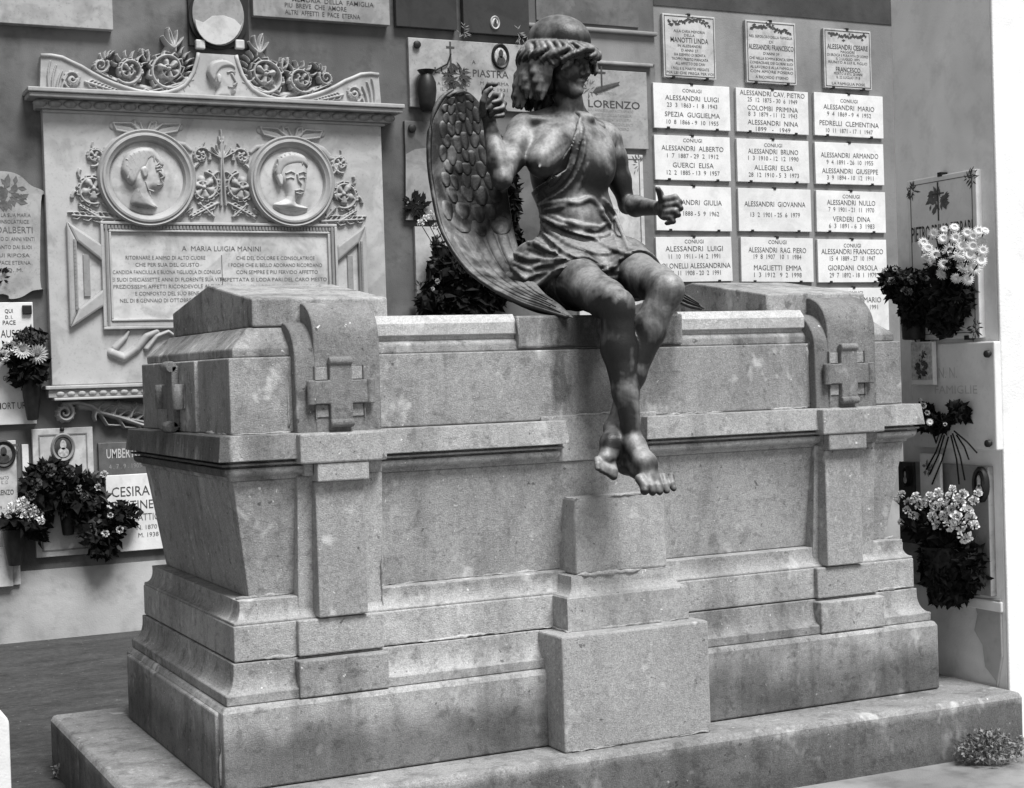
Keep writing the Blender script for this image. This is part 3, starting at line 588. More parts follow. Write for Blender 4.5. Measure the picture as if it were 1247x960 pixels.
for u in (243,291):
    m=MB(); a,b=WALL.ab(u,55,.04); WALL.box(m,a-.03,a+.03,b-.03,b+.03,.03,.07); m.build('corner_block','marble_cream',r,bevel=.008)
# ================================================================ the big carved tablet
tab=empty('carved_tablet',WALL.P(*WALL.ab(265,470,0),0)); tag(tab,'large carved marble tablet with scrolled pediment and two portrait medallions','memorial tablet')
TB=.07
ta0,tb1=WALL.ab(53,131,TB); ta1,_=WALL.ab(464,152,TB); tb0=WALL.ab(62,470,TB)[1]
ta0=(ta0+WALL.ab(62,470,TB)[0])/2
m=MB(); WALL.box(m,ta0,ta1,tb0,tb1,-.002,TB); m.build('panel','marble_tablet',tab,bevel=.006)
# cornice
ca0,cb1=WALL.ab(33,122,.16); ca1,_=WALL.ab(491,143,.16)
for k,(z0,z1,c,e) in enumerate(((0,.028,.20,.03),(-.028,-.001,.185,.02),(-.085,-.029,.11,-.03),(-.105,-.0855,.085,-.07))):
    m=MB(); WALL.box(m,ca0-e+.03,ca1+e-.03,tb1+.075+z0,tb1+.075+z1,-.001,c); m.build('cornice','marble_ornament',tab,bevel=.006)
m0=MB().ell((0,0,0),(.042,.03,.024),None,10,6).mesh('egg'); m0.materials.append(MATS['marble_mid']); m0.polygons.foreach_set('use_smooth',[True]*len(m0.polygons))
n=26
for k in range(n):
    a=ca0+.08+(ca1-ca0-.16)*k/(n-1); link_copy(m0,'egg_moulding',Matrix.Translation(WALL.P(a,tb1+.075-.057,.112)),tab)
# pediment slab, mirrored about its middle
AX=(ta0+ta1)/2
def tp(u,v,c=TB): return WALL.ab(u,v,c)
left=[tp(u,v) for u,v in ((49,112),(50,67.5),(62,67.5),(76,70),(88,76),(99,81),(112,89),(125,96),(138,101.5),(152,106.5),(166,110.5),(181,113),(194,113.5),(206,112),(216,108.5),(225,103.5),(231,96),(236,87.5),(239,78),(241,70),(242,64.5))]
zb=tb1+.1035
left[0]=(left[0][0],zb)
def side(pts,sg): return [(AX-(AX-a)*1.0 if sg<0 else AX+(AX-a),b) for a,b in pts]
poly=[WALL.P(a,b,-.001) for a,b in side(left,-1)]+[WALL.P(a,b,-.001) for a,b in reversed(side(left,1))]
m=MB(); m.prism(poly,(0,-.066,0)); m.build('pediment','marble_tablet',tab)
for sg in (-1,1):
    m=MB(); pts=side(left[1:],sg); m.tube([WALL.P(a,b,.066) for a,b in pts],.013,8); m.build('pediment_rail','marble_tablet',tab,smooth=True)
# ---- carving as height fields
def field(plane,bbox,strokes,c,name,mat,par,res=.0036,minh=.0008):
    a0,a1,b0,b1=bbox; nx=int((a1-a0)/res)+2; ny=int((b1-b0)/res)+2
    H=np.zeros((nx,ny),np.float32)
    for pts,r0,r1,h in strokes:
        P=np.array(pts,float); n=len(P)-1
        for i in range(n):
            A=P[i];B=P[i+1]; ra=r0+(r1-r0)*i/n; rb=r0+(r1-r0)*(i+1)/n; rm=max(ra,rb)
            i0=max(0,int((min(A[0],B[0])-rm-a0)/res)-1); i1=min(nx,int((max(A[0],B[0])+rm-a0)/res)+2)
            j0=max(0,int((min(A[1],B[1])-rm-b0)/res)-1); j1=min(ny,int((max(A[1],B[1])+rm-b0)/res)+2)
            if i1<=i0 or j1<=j0: continue
            X=a0+np.arange(i0,i1)*res; Y=b0+np.arange(j0,j1)*res; X,Y=np.meshgrid(X,Y,indexing='ij')
            d=B-A; t=np.clip(((X-A[0])*d[0]+(Y-A[1])*d[1])/(d@d+1e-12),0,1)
            D=np.hypot(X-A[0]-t*d[0],Y-A[1]-t*d[1])/(ra+(rb-ra)*t)
            hh=h*np.sqrt(np.clip(1-D*D,0,1)); H[i0:i1,j0:j1]=np.maximum(H[i0:i1,j0:j1],hh)
    M=H>minh; cell=M[:-1,:-1]|M[1:,:-1]|M[:-1,1:]|M[1:,1:]
    idx=np.full(H.shape,-1,np.int64); use=np.zeros(H.shape,bool)
    for di in (0,1):
        for dj in (0,1): use[di:nx-1+di,dj:ny-1+dj]|=cell
    idx[use]=np.arange(use.sum()); I,J=np.nonzero(use)
    aa=a0+I*res; bb=b0+J*res; cc=c+H[I,J]-.0015*(~M[I,J])
    V=np.stack([aa,plane.p-cc,bb],1) if plane.k=='Y' else np.stack([plane.p-cc,-aa,bb],1)
    ci,cj=np.nonzero(cell); Fc=np.stack([idx[ci,cj],idx[ci+1,cj],idx[ci+1,cj+1],idx[ci,cj+1]],1)
    return np_mesh(name,V,Fc,mat,par)
PX=.0056
def mirror(st): return [([(2*AX-a,b) for a,b in p],r0,r1,h) for p,r0,r1,h in st]
def pxs(pts): return [tp(u,v) for u,v in pts]
def spiral(u,v,r,turns=1.6,dirn=1,st=0.0,w0=2.6,w1=1.2,h=.03):
    n=int(22*turns); P=[]
    for k in range(n+1):
        t=k/n; rr=r*(1-t*.82); an=st+dirn*t*turns*2*math.pi; P.append(tp(u+rr*math.cos(an),v+rr*math.sin(an)))
    o=[(P,w0*PX,w1*PX,h)]
    if r>8:                                   # leaf lobes along the outside of the stem
        m_=int(10*min(turns,1.2))
        for k in range(m_):
            t=k/m_*.62; rr=r*(1-t*.82); an=st+dirn*t*turns*2*math.pi; ta=an+dirn*1.2
            x,y=u+rr*math.cos(an),v+rr*math.sin(an); L=r*.36
            o.append((pxs([(x,y),(x+L*.6*math.cos(an*.5+ta*.5),y+L*.6*math.sin(an*.5+ta*.5)),(x+L*math.cos(ta+dirn*.3),y+L*math.sin(ta+dirn*.3))]),w0*.75*PX,w0*.3*PX,h*.9))
            if k%2: o.append((pxs([(x,y),(x-L*.7*math.cos(an-dirn*.6),y-L*.7*math.sin(an-dirn*.6))]),w0*.6*PX,w0*.3*PX,h*.8))
    return o
def rosette(u,v,r,n=6,h=.034,ph=.3):
    o=[]
    for k in range(n):
        an=ph+2*math.pi*k/n; o.append((pxs([(u+.35*r*math.cos(an),v+.35*r*math.sin(an)),(u+.78*r*math.cos(an),v+.78*r*math.sin(an))]),r*.20*PX,r*.36*PX,h*(.8+.3*(k%2))))
    o.append((pxs([(u,v),(u+.01,v)]),r*.26*PX,r*.26*PX,h*1.2)); return o
def leaf(u,v,an,L,bend=.6,w=2.4,h=.028,lobes=3):
    o=[]; P=[]; a=an
    x,y=u,v
    for k in range(8):
        P.append((x,y)); x+=L/7*math.cos(a); y+=L/7*math.sin(a); a+=bend/7
        if lobes and k in (2,3,4,5):
            for sg in (-1,1):
                q=[(x,y),(x+L*.24*math.cos(a+sg*.9),y+L*.24*math.sin(a+sg*.9))]; o.append((pxs(q),w*.7*PX,w*.35*PX,h*.8))
    o.append((pxs(P),w*PX,w*.45*PX,h)); return o
def acanthus(u0,v0,u1,v1,n=6,h=.028,w=2.2,sg=1):
    o=[(pxs([(u0,v0),(u1,v1)]),w*PX,w*.6*PX,h)]
    an=math.atan2(v1-v0,u1-u0); L=math.hypot(u1-u0,v1-v0)
    for k in range(n):
        t=(k+.5)/n; x=u0+(u1-u0)*t; y=v0+(v1-v0)*t
        for s in (-1,1):
            if s!=sg and k%2: continue
            l=L*.30*(1-.5*t); o.append((pxs([(x,y),(x+l*.6*math.cos(an+s*.8),y+l*.6*math.sin(an+s*.8)),(x+l*math.cos(an+s*.35),y+l*math.sin(an+s*.35))]),w*.75*PX,w*.35*PX,h*.85))
    return o
def twin(name,st,c,par,mat='marble_ornament',res=.0036):
    for z in (st,mirror(st)):
        P=np.array([q for p,_,_,_ in z for q in p]); field(WALL,(P[:,0].min()-.03,P[:,0].max()+.03,P[:,1].min()-.03,P[:,1].max()+.03),z,c,name,mat,par,res)
# open scrolls above the rail
st=[]
st+=spiral(206,84,25,1.7,1,.5,3.0,1.4,.075)+rosette(206,84,13,6,.085)
st+=spiral(158,85,17.5,1.6,-1,2.4,2.6,1.2,.07)+rosette(158,85,9,5,.075)
st+=spiral(124,79,9.5,1.6,1,-.6,2.2,1.0,.06)
for an,L in ((-2.5,20),(-2.05,24),(-1.6,26),(-1.15,22),(-.6,18)): st+=leaf(212,58,an,L,.5 if an<-1.6 else -.5,2.5,.07,0)
for k in range(9):
    t=k/8; an=-1.2+2.2*t; st+=leaf(206+24*math.cos(an),84+24*math.sin(an),an-.5,10,.9,2.0,.07,0)
for k in range(6): st+=leaf(158+17*math.cos(3.6+k*.45),85+17*math.sin(3.6+k*.45),3.4+k*.45,8,.8,1.8,.06,0)
for k in range(4): st+=leaf(126+k*3,72-k*2,-2.2+k*.4,9,.8,1.6,.055,0)
st+=acanthus(236,97,180,112,7,.07,2.4,-1)+acanthus(142,98,118,86,4,.06,2.0,1)+leaf(178,72,-2.2,14,.9,2,.06,1)+leaf(182,74,-1.4,14,-.7,2,.06,1)
# backing so that the scrolls stand on stone
st+=[(pxs([(236,92),(222,102),(206,106),(185,107),(165,103),(145,97),(128,90)]),5*PX,3*PX,.035),(pxs([(206,84),(207,84)]),20*PX,20*PX,.03),(pxs([(158,85),(159,85)]),13*PX,13*PX,.03),(pxs([(124,79),(125,79)]),7*PX,7*PX,.03),(pxs([(210,62),(212,52)]),9*PX,5*PX,.03)]
twin('scroll_carving',st,.0,tab)
# low relief in the pediment ends
st=spiral(88,97,11,1.7,1,2.0,1.5,.8,.02)+spiral(88,97,5,1,1,0,1.5,1,.025)
for u in (58,62,67,72): st+=leaf(u+2,112,-1.75+.1*(u-58)/4,38-(u-58)*1.2,.5,1.7,.02,0)
st+=acanthus(104,100,140,111,8,.02,1.6,-1)
st=[(p,r0,r1,h) for p,r0,r1,h in st]
twin('end_carving',st,.066,tab)
# profile head on the centre block and heads in the medallions: stacked soft reliefs
def blob(plane,poly,c,h,w,name,mat,par,res=.004):
    P=np.array([tp(u,v,c) for u,v in poly]); lo=P.min(0)-.01; hi=P.max(0)+.01
    nx=int((hi[0]-lo[0])/res)+2; ny=int((hi[1]-lo[1])/res)+2
    X,Y=np.meshgrid(lo[0]+np.arange(nx)*res,lo[1]+np.arange(ny)*res,indexing='ij')
    ins=np.zeros(X.shape,bool); dist=np.full(X.shape,9.0); n=len(P)
    for i in range(n):
        A=P[i];B=P[(i+1)%n]; d=B-A; t=np.clip(((X-A[0])*d[0]+(Y-A[1])*d[1])/(d@d+1e-12),0,1)
        dist=np.minimum(dist,np.hypot(X-A[0]-t*d[0],Y-A[1]-t*d[1]))
        cr=((A[1]>Y)!=(B[1]>Y)); 
        with np.errstate(divide='ignore',invalid='ignore'): xi=(B[0]-A[0])*(Y-A[1])/(B[1]-A[1])+A[0]
        ins^=cr&(X<xi)
    k=np.clip(dist/w,0,1); H=np.where(ins,h*np.sqrt(1-(1-k)**2),0).astype(np.float32)
    M=ins; cell=M[:-1,:-1]|M[1:,:-1]|M[:-1,1:]|M[1:,1:]
    use=np.zeros(H.shape,bool)
    for di in (0,1):
        for dj in (0,1): use[di:nx-1+di,dj:ny-1+dj]|=cell
    idx=np.full(H.shape,-1,np.int64); idx[use]=np.arange(use.sum()); I,J=np.nonzero(use)
    V=np.stack([lo[0]+I*res,plane.p-(c+H[I,J]-.001*(~M[I,J])),lo[1]+J*res],1)
    ci,cj=np.nonzero(cell); return np_mesh(name,V,np.stack([idx[ci,cj],idx[ci+1,cj],idx[ci+1,cj+1],idx[ci,cj+1]],1),mat,par)
def curve(pts,n=4):                          # closed Catmull-Rom through the outline points
    P=np.array(pts,float); N_=len(P); o=[]
    for i in range(N_):
        a,b,c_,d=P[i-1],P[i],P[(i+1)%N_],P[(i+2)%N_]
        for k in range(n):
            t=k/n; o.append(tuple(.5*((2*b)+(-a+c_)*t+(2*a-5*b+4*c_-d)*t*t+(-a+3*b-3*c_+d)*t**3)))
    return o
def cr1(pts): return [(q[0]*.2917,q[1]*.2917) for q in pts]
cc=.066
hd=blob(WALL,curve(cr1([(868,300),(880,270),(920,255),(965,265),(982,300),(975,322),(990,352),(978,362),(984,385),(965,395),(960,410),(895,408),(905,370),(880,345)])),cc,.035,.03,'profile_head','marble_tablet',tab)
blob(WALL,curve(cr1([(864,305),(880,262),(930,250),(972,268),(980,292),(955,285),(925,290),(905,312),(900,335),(885,345)])),cc+.012,.035,.02,'hair','marble_ornament',hd)
blob(WALL,curve(cr1([(903,318),(913,308),(924,320),(922,345),(912,350),(905,338)])),cc+.03,.018,.01,'ear','marble_tablet',hd)
def medallion(u,v,rx,ry,label):
    md=[(1.0,TB-.002),(1.0,TB+.04),(.965,TB+.058),(.92,TB+.05),(.90,TB+.062),(.86,TB+.064),(.82,TB+.05),(.78,TB+.045),(.74,TB+.012),(.05,TB+.012)]
    a,b=tp(u,v,TB+.05); m=MB()
    m.rings([[WALL.P(a+rx*PX*1.0*k*math.cos(t),b+ry*PX*k*math.sin(t),c) for t in np.linspace(0,2*math.pi,56,endpoint=False)] for k,c in md])
    o=m.build('medallion','marble_ornament',tab,auto=40); o['label']=label; return o
# disc faces are paler than their rims
m1=medallion(180.3,216.7,55,54.5,'round medallion with a head in profile'); m2=medallion(356.6,221,52,53,'round medallion with a head turned three quarters')
for (u,v,rx,ry,par) in ((180.3,216.7,55,54.5,m1),(356.6,221,52,53,m2)):
    a,b=tp(u,v,TB+.02); mm=MB(); mm.rings([[WALL.P(a+rx*PX*k*math.cos(t),b+ry*PX*k*math.sin(t),c) for t in np.linspace(0,2*math.pi,48,endpoint=False)] for k,c in ((.74,TB+.0125),(.70,TB+.017),(.02,TB+.019))]); mm.build('field','marble_cream',par,auto=40)
c=TB+.018
B1=blob(WALL,curve(cr1([(512,690),(530,650),(575,625),(625,625),(660,650),(675,690),(690,735),(676,748),(682,772),(655,795),(630,800),(640,845),(655,868),(600,865),(550,850),(560,790),(520,735)])),c,.045,.05,'profile_head','marble_cream',m1)
blob(WALL,curve(cr1([(508,700),(525,648),(575,620),(630,620),(668,655),(682,690),(660,700),(630,670),(612,700),(590,720),(570,760),(545,770),(518,735)])),c+.018,.032,.03,'hair','marble_ornament',B1)
blob(WALL,curve(cr1([(588,705),(605,695),(618,712),(615,735),(602,745),(592,730)])),c+.045,.02,.012,'ear','marble_cream',B1)
blob(WALL,curve(cr1([(545,850),(572,785),(600,820),(650,868),(600,868)])),c+.022,.03,.03,'collar','marble_mid',B1)
k2=lambda pts:[(200+q[0]*.2917,q[1]*.2917) for q in pts]
B2=blob(WALL,curve(k2([(460,700),(480,655),(530,640),(580,655),(594,700),(592,760),(580,810),(555,825),(550,850),(600,870),(560,880),(500,878),(455,855),(505,830),(500,785),(470,750)])),c,.045,.05,'portrait_head','marble_cream',m2)
blob(WALL,curve(k2([(456,710),(475,655),(530,636),(585,655),(597,700),(560,690),(510,700),(490,730),(480,760),(465,745)])),c+.018,.034,.03,'hair','marble_ornament',B2)
blob(WALL,curve(k2([(466,735),(480,722),(494,740),(494,770),(482,775)])),c+.03,.02,.012,'ear','marble_cream',B2)
def lines(par,c,L,mat,name,cv):
    st=[([WALL.ab(*cv(q),c) for q in p],r*PX,r*.5*PX,h) for p,r,h in L]; P=np.array([q for p,_,_,_ in st for q in p])
    field(WALL,(P[:,0].min()-.02,P[:,0].max()+.02,P[:,1].min()-.02,P[:,1].max()+.02),st,c,name,mat,par,.003)
c1=lambda q:(q[0]*.2917,q[1]*.2917); c2=lambda q:(200+q[0]*.2917,q[1]*.2917)
gh=np.random.default_rng(4)
lines(B1,c+.046,[([(652,700),(666,694),(676,700)],1.0,.010),([(655,712),(665,708),(673,712)],1.0,.009),([(668,720),(684,738),(672,746)],1.6,.012),([(660,772),(676,770)],.9,.008),([(640,800),(620,792),(608,760)],1.0,.006)],'marble_ornament','facial_features',c1)
lines(B1,c+.046,[([(x,y),(x+gh.uniform(-4,14),y+14),(x+gh.uniform(-10,8),y+30)],1.0,.005) for x,y in [(530,665),(545,650),(560,640),(580,632),(600,630),(620,632),(640,645),(655,662),(530,690),(545,680),(560,672),(580,662),(535,715),(550,705),(565,700)]],'marble_ornament','hair_locks',c1)
lines(B2,c+.044,[([(508,724),(528,716),(545,724)],1.1,.012),([(562,724),(580,718),(592,724)],1.1,.012),([(556,730),(560,755),(572,770)],1.5,.016),([(548,796),(566,792),(582,797)],1.1,.012),([(552,806),(566,810),(580,806)],1.2,.010),([(512,745),(528,741),(542,746)],1.0,.010),([(566,744),(580,741),(590,746)],1.0,.010)],'marble_ornament','facial_features',c2)
lines(B2,c+.046,[([(x,y),(x+gh.uniform(-6,10),y+12),(x+gh.uniform(-8,8),y+26)],1.0,.005) for x,y in [(475,665),(490,655),(505,648),(525,644),(545,646),(562,652),(578,662),(470,690),(485,680)]],'marble_ornament','hair_locks',c2)
lines(hd,cc+.038,[([(950,302),(966,298),(976,303)],.9,.008),([(968,310),(988,346),(976,356)],1.3,.010),([(955,362),(976,366)],.8,.007)],'marble_ornament','facial_features',c1)
# ornament between and beside the medallions
s=.2917
st=[]
def E(l): return [x for q in l for x in q]
u0=920*s
st+=spiral(848*s,785*s,19,1.3,1,-1.4,1.9,1.2,.028)+rosette(848*s,785*s,13,6,.034)
st+=spiral(838*s,650*s,11,1.5,-1,.5,1.6,1,.024)+rosette(838*s,650*s,6,5,.026)
for an in (-2.6,-2.2,-1.85,-1.57): st+=leaf(u0-1,662*s,an,17,.0,1.5,.03,0)
st+=[(pxs([(u0,560*s),(u0,860*s)]),1.4*PX,1.8*PX,.03)]+leaf(u0,600*s,-2.3,9,.9,1.8,.028,0)+leaf(u0,580*s,-1.57,10,0,2.2,.03,0)
st+=acanthus(905*s,850*s,800*s,905*s,7,.026,2.0,1)+acanthus(890*s,905*s,830*s,850*s,5,.026,1.8,-1)+leaf(905*s,720*s,2.6,16,-.9,1.8,.026,1)+leaf(800*s,720*s,-1.2,14,.6,1.6,.024,1)
st+=leaf(838*s,622*s,-1.3,9,.6,1.3,.02,0)+acanthus(800*s,870*s,735*s,912*s,5,.024,1.7,1)
twin('centre_carving',st,TB,tab)
st=spiral(385*s,790*s,19,1.5,1,1.2,1.9,1.1,.028)+rosette(388*s,790*s,13,5,.034)
st+=spiral(392*s,655*s,12,1.4,-1,1.8,1.6,1,.024)+rosette(392*s,655*s,7,5,.026)+leaf(385*s,620*s,-1.9,8,1,1.3,.02,0)
st+=leaf(330*s,740*s,-2,10,1.2,1.8,.025,1)+leaf(312*s,800*s,2.4,9,-1,2,.025,1)+acanthus(500*s,915*s,300*s,900*s,8,.026,2.0,1)+acanthus(420*s,915*s,330*s,860*s,6,.026,1.9,1)+acanthus(480*s,900*s,430*s,850*s,4,.026,1.7,-1)
st+=leaf(430*s,700*s,-2.4,14,.8,1.7,.024,1)+[(pxs([(440*s,630*s),(470*s,600*s),(520*s,575*s)]),3.2*PX,3.2*PX,.015)]
twin('side_carving',st,TB,tab)
# ribbon bows over the medallions
st=[]
for (x0,y0,x1,y1,bw) in ((600,560,470,515,1),(600,565,560,505,.3),(610,560,650,510,-.3),(620,565,750,520,-1)):
    X=[(x0,y0),((x0+x1)/2+10*bw,(y0+y1)/2-22),(x1,y1),(x1+14*bw,y1+30),((x0+x1)/2+6*bw,(y0+y1)/2+18),(x0,y0)]
    st+=[(pxs([(q[0]*s,q[1]*s) for q in X]),1.5*PX,1.3*PX,.024)]
    st+=[(pxs([(x0*s,y0*s),(x1*s,(y1+12)*s)]),3.6*PX,4.2*PX,.012)]
st+=[(pxs([(505*s,580*s),(470*s,592*s),(440*s,620*s)]),3*PX,2.4*PX,.014),(pxs([(740*s,600*s),(770*s,605*s),(795*s,628*s)]),3*PX,2.4*PX,.014)]
twin('ribbon_bow',st,TB,tab)
# ---- inscription field with swallow-tail ends
fa0,fb1=tp(121,270,TB); fa1,_=tp(408.5,276,TB); fb0=tp(124,401.8,TB)[1]
for k,(e0,e1,h) in enumerate(((0,.018,.03),(.018,.05,.018),(.05,.064,.026))):
    for q in ((fa0+e0,fa1-e0,fb1-e1,fb1-e0),(fa0+e0,fa1-e0,fb0+e0,fb0+e1),(fa0+e0,fa0+e1,fb0+e1,fb1-e1),(fa1-e1,fa1-e0,fb0+e1,fb1-e1)):
        m=MB(); WALL.box(m,*q,TB-.001,TB+h); m.build('frame_moulding','marble_ornament' if k==1 else 'marble_tablet',tab,bevel=.004)
m=MB(); WALL.box(m,fa0+.064,fa1-.064,fb0+.064,fb1-.064,TB-.001,TB+.008); fld=m.build('inscription_field','marble_cream',tab)
bd=MB().box(-.007,.007,-.006,.006,-.011,.011).mesh('bead'); bd.materials.append(MATS['marble_mid'])
for k in range(70):
    a=fa0+.03+(fa1-fa0-.06)*k/69; link_copy(bd,'bead',Matrix.Translation(WALL.P(a,fb1-.034,TB+.022)),tab)
for k in range(34):
    b=fb0+.03+(fb1-fb0-.06)*k/33
    for a in (fa0+.034,fa1-.034): link_copy(bd,'bead',Matrix.Translation(WALL.P(a,b,TB+.022)),tab)
mid=(fb0+fb1)/2
for sg in (-1,1):
    ea=fa0 if sg<0 else fa1; oa=ea+sg*.205
    out=[(oa,fb1+.0),(ea-sg*.004,mid+.19),(ea-sg*.004,mid-.19),(oa,fb0+.01)]
    inn=[(oa-sg*.058,fb1-.125),(ea-sg*.004,mid+.085),(ea-sg*.004,mid-.085),(oa-sg*.058,fb0+.135)]
    m=MB(); m.prism([WALL.P(*q,TB-.001) for q in inn],tuple(WALL.n*.006)); m.build('tail_panel','marble_cream',tab)
    for i in range(4):
        if i==1: continue
        j=(i+1)%4; m=MB(); m.prism([WALL.P(*out[i],TB-.001),WALL.P(*out[j],TB-.001),WALL.P(*inn[j],TB-.001),WALL.P(*inn[i],TB-.001)],tuple(WALL.n*(.038+.001*i))); m.build('tail_moulding','marble_ornament',tab,bevel=.014)
    for k in range(18):
        t=k/17; b=inn[3][1]+(inn[0][1]-inn[3][1])*t; link_copy(bd,'bead',Matrix.Translation(WALL.P(oa-sg*.042,b,TB+.042)),tab)
    m=MB(); ka=oa-sg*.115; WALL.box(m,ka-.02,ka+.02,mid-.13,mid+.13,TB-.001,TB+.016); m.build('tail_tablet','marble_mid',tab,bevel=.004)
tx=lambda t,u,v,w,h=4.2,k='ink_grey':text(WALL,t,*tp(u,v,TB+.008),TB+.0095,h*PX,w*PX,tab,k,.0)
tx('A  MARIA LUIGIA MANINI',270,303,92,5.6,'ink_grey')
for t,u,v,w in (('RITORNARE E ANIMO DI ALTO CUORE',202,314,90),('CHE PER SUA DEL GIUSTO',204,322.5,72),('CANDIDA FANCIULLA E BUONA FIGLIUOLA DI CONIUGI',204,331.5,122),('NEI SUOI DIECIASSETTE ANNI DI FLORENTE SUA VITA',204,340.5,132),('DI PREZIOSISSIMI AFFETTI RICORDEVOLE AI SUOI',201,349,130),('E CONFORTO DEL SUO BENE',204,357.5,72),('NEL DI 8 GENNAIO DI OTTOBRE',190,366,80)): tx(t,u,v,w)
for t,u,v,w in (('CHE DEL DOLORE E CONSOLATRICE',336,314.5,94),('I POCHI CHE IL BELLO ADORANO RICORDANO',336,323,112),('CON SEMPRE E PIU FERVIDO AFFETTO',338,331.5,98),('RISPETTATA SI LODA PARI DEL CARO MESTO',334,340.5,128),('CON IL CUORE I SUOI LA PIANGONO',336,349,110)): tx(t,u,v,w)
m=MB(); a,b=tp(270,330,TB); WALL.box(m,a-.002,a+.002,b-.1,b+.1,TB+.008,TB+.0105); m.build('dividing_line','ink_grey',fld)
# ribbon under the field, base ledge and scrolled bracket
for sg in (1,-1):
    st=[(pxs([(136,430),(150,436),(166,425),(178,410),(190,404)]),5.2*PX,4*PX,.03),(pxs([(140,424),(152,412),(156,404)]),4*PX,2*PX,.022),(pxs([(178,425),(190,410),(204,404),(214,411),(206,416)]),3.2*PX,2*PX,.035)]
    if sg<0: st=mirror(st)
    P=np.array([q for p,_,_,_ in st for q in p]); field(WALL,(P[:,0].min()-.04,P[:,0].max()+.04,P[:,1].min()-.04,P[:,1].max()+.04),st,TB,'carved_ribbon','marble_ornament',tab)
lz=tb0
for z0,z1,c,e in ((-.024,-.001,.13,.05),(-.075,-.0245,.11,.03),(-.092,-.0755,.13,.0)):
    m=MB(); WALL.box(m,ta0-e,ta1+e,lz+z0,lz+z1,-.001,c); m.build('base_ledge','marble_ornament' if c==.11 else 'marble_tablet',tab,bevel=.005)
n=34
m0=MB().ell((0,0,0),(.026,.012,.016),None,8,5).mesh('bead'); m0.materials.append(MATS['marble_tablet'])
for k in range(n): link_copy(m0,'guilloche_bead',Matrix.Translation(WALL.P(ta0+.04+(ta1-ta0-.08)*k/(n-1),lz-.05,.112)),tab)
st=spiral(80,503,11,1.7,1,-1.2,3,1.6,.07)+[(pxs([(80,492),(95,490),(112,494),(125,503),(145,508),(172,517),(215,528)]),3*PX,3*PX,.07),(pxs([(100,494),(125,494),(172,500),(240,515)]),5*PX,9*PX,.04)]
st+=acanthus(118,502,215,522,9,.065,2.6,-1)+leaf(120,500,-1.2,12,.8,2.2,.07,0)+leaf(140,504,-1.3,16,.7,2.4,.07,1)+leaf(160,508,-1.3,18,.7,2.4,.07,1)+leaf(118,503,2.0,10,-1,2.4,.07,0)
twin('scroll_bracket',st,.0,tab)
# ---- plaques at the left end
zt=WALL.ab
r=empty('arched_plaque',WALL.P(*zt(20,358,0),0)); tag(r,'worn plaque with curved top and incised flowers, beside the carved tablet','plaque')
ol=curve([(-60,352),(-60,222),(-20,210),(8,209),(24,214),(38,226),(52,232),(55,238),(50,246),(49,342),(54,352),(40,354),(26,362),(12,364),(4,358)],4)
m=MB(); m.prism([WALL.P(*zt(u,v,.04),-.001) for u,v in ol],(0,-.041,0)); m.build('slab','marble_aged',r,bevel=.006)
for t,v,w,h,k in (('PER LA SUA MARIA',262,40,4,'ink_grey'),('CONSOLATRICE',270,36,4,'ink_grey'),('ADALBERTI',280,44,7,'ink_grey'),('MORTO DI ANNI VENTI',291,48,4,'ink_grey'),('E PIANTO DAI SUOI',301,42,4,'ink_grey'),('QUI RIPOSA',311,38,4,'ink_grey'),('IN PACE ETERNA',320,40,4,'ink_grey'),('P. Q. M.',329,24,4,'ink_grey')): text(WALL,t,*zt(14,v,.04),.0415,h*PX,w*PX,r,k)
leaf_spray(WALL,12,236,16,36,.04,r,'ink_grey','incised_flowers',.5); leaf_spray(WALL,2,336,9,20,.04,r,'leaf_dark','dry_leaves',.4,rise=.03)
r,(a0,a1,b0,b1,c)=plaque(WALL,(-60,369),(45,516),'marble_white','white plaque with black square stud and bold letters, below the arched plaque','plaque','memorial_plaque',.03,
  [('QUI',.07,4.5,.10,.01,.70),('D. I.',.12,4,.09,.01,.70),('PACE',.165,5,.16,.012,.70),('AUSONIA',.255,9,.42,.004,.80),('GIUSEPPE',.62,6,.2,.012,.70),('MORT UR G.',.845,8,.46,.004,.74)],pins=False)
a,b=WALL.ab(32.5,377.5,c); m=MB(); WALL.box(m,a-.028,a+.028,b-.028,b+.028,c,c+.02); m.build('square_stud','black_metal',r,bevel=.005)
r,(a0,a1,b0,b1,c)=plaque(WALL,(-60,540),(25.5,712),'marble_cream','tall cream plaque with oval photo and engraved cross, next to the framed plaque','plaque','memorial_plaque',.03,
  [('NATO',.125+.13,4,.14,.0,.80,'ink_grey'),('IL 12',.285,4,.1,.0,.80,'ink_grey'),('LORENZO',.355,6,.34,.006,.77),('1879 - 1951',.46,4,.3,.0,.78,'ink_grey'),('PACE',.55,4,.2,.0,.8,'ink_grey')],pins=False)
oval(WALL,4,553,13,15,c,r,'black_metal','photo_mid')
m=MB()
for (u0,v0,u1,v1) in ((13,541,24,543),(15,545,17,560),(22,540,23.5,560),(10,548,24,549.5)):
    A=WALL.ab(u0,v0,c); B=WALL.ab(u1,v1,c); WALL.box(m,min(A[0],B[0]),max(A[0],B[0]),min(A[1],B[1]),max(A[1],B[1]),c,c+.003)
m.build('engraved_cross','ink_grey',r)
plaque(WALL,(26.5,541.5),(36.5,596),'marble_white','narrow white marble strip between the cream and the framed plaques','plaque','marble_strip',.02,(),pins=False)
plaque(WALL,(-60,671),(16.5,714),'marble_cream','low white plaque with engraved sprig, under the white bouquet','plaque','memorial_plaque',.05,(),pins=False)
r,(a0,a1,b0,b1,c)=plaque(WALL,(39,523),(118,674),'marble_cream','framed pale plaque with oval photo of a bust, behind the big dark bouquet','plaque','memorial_plaque',.035,(),pins=False)
m=MB(); e=.035
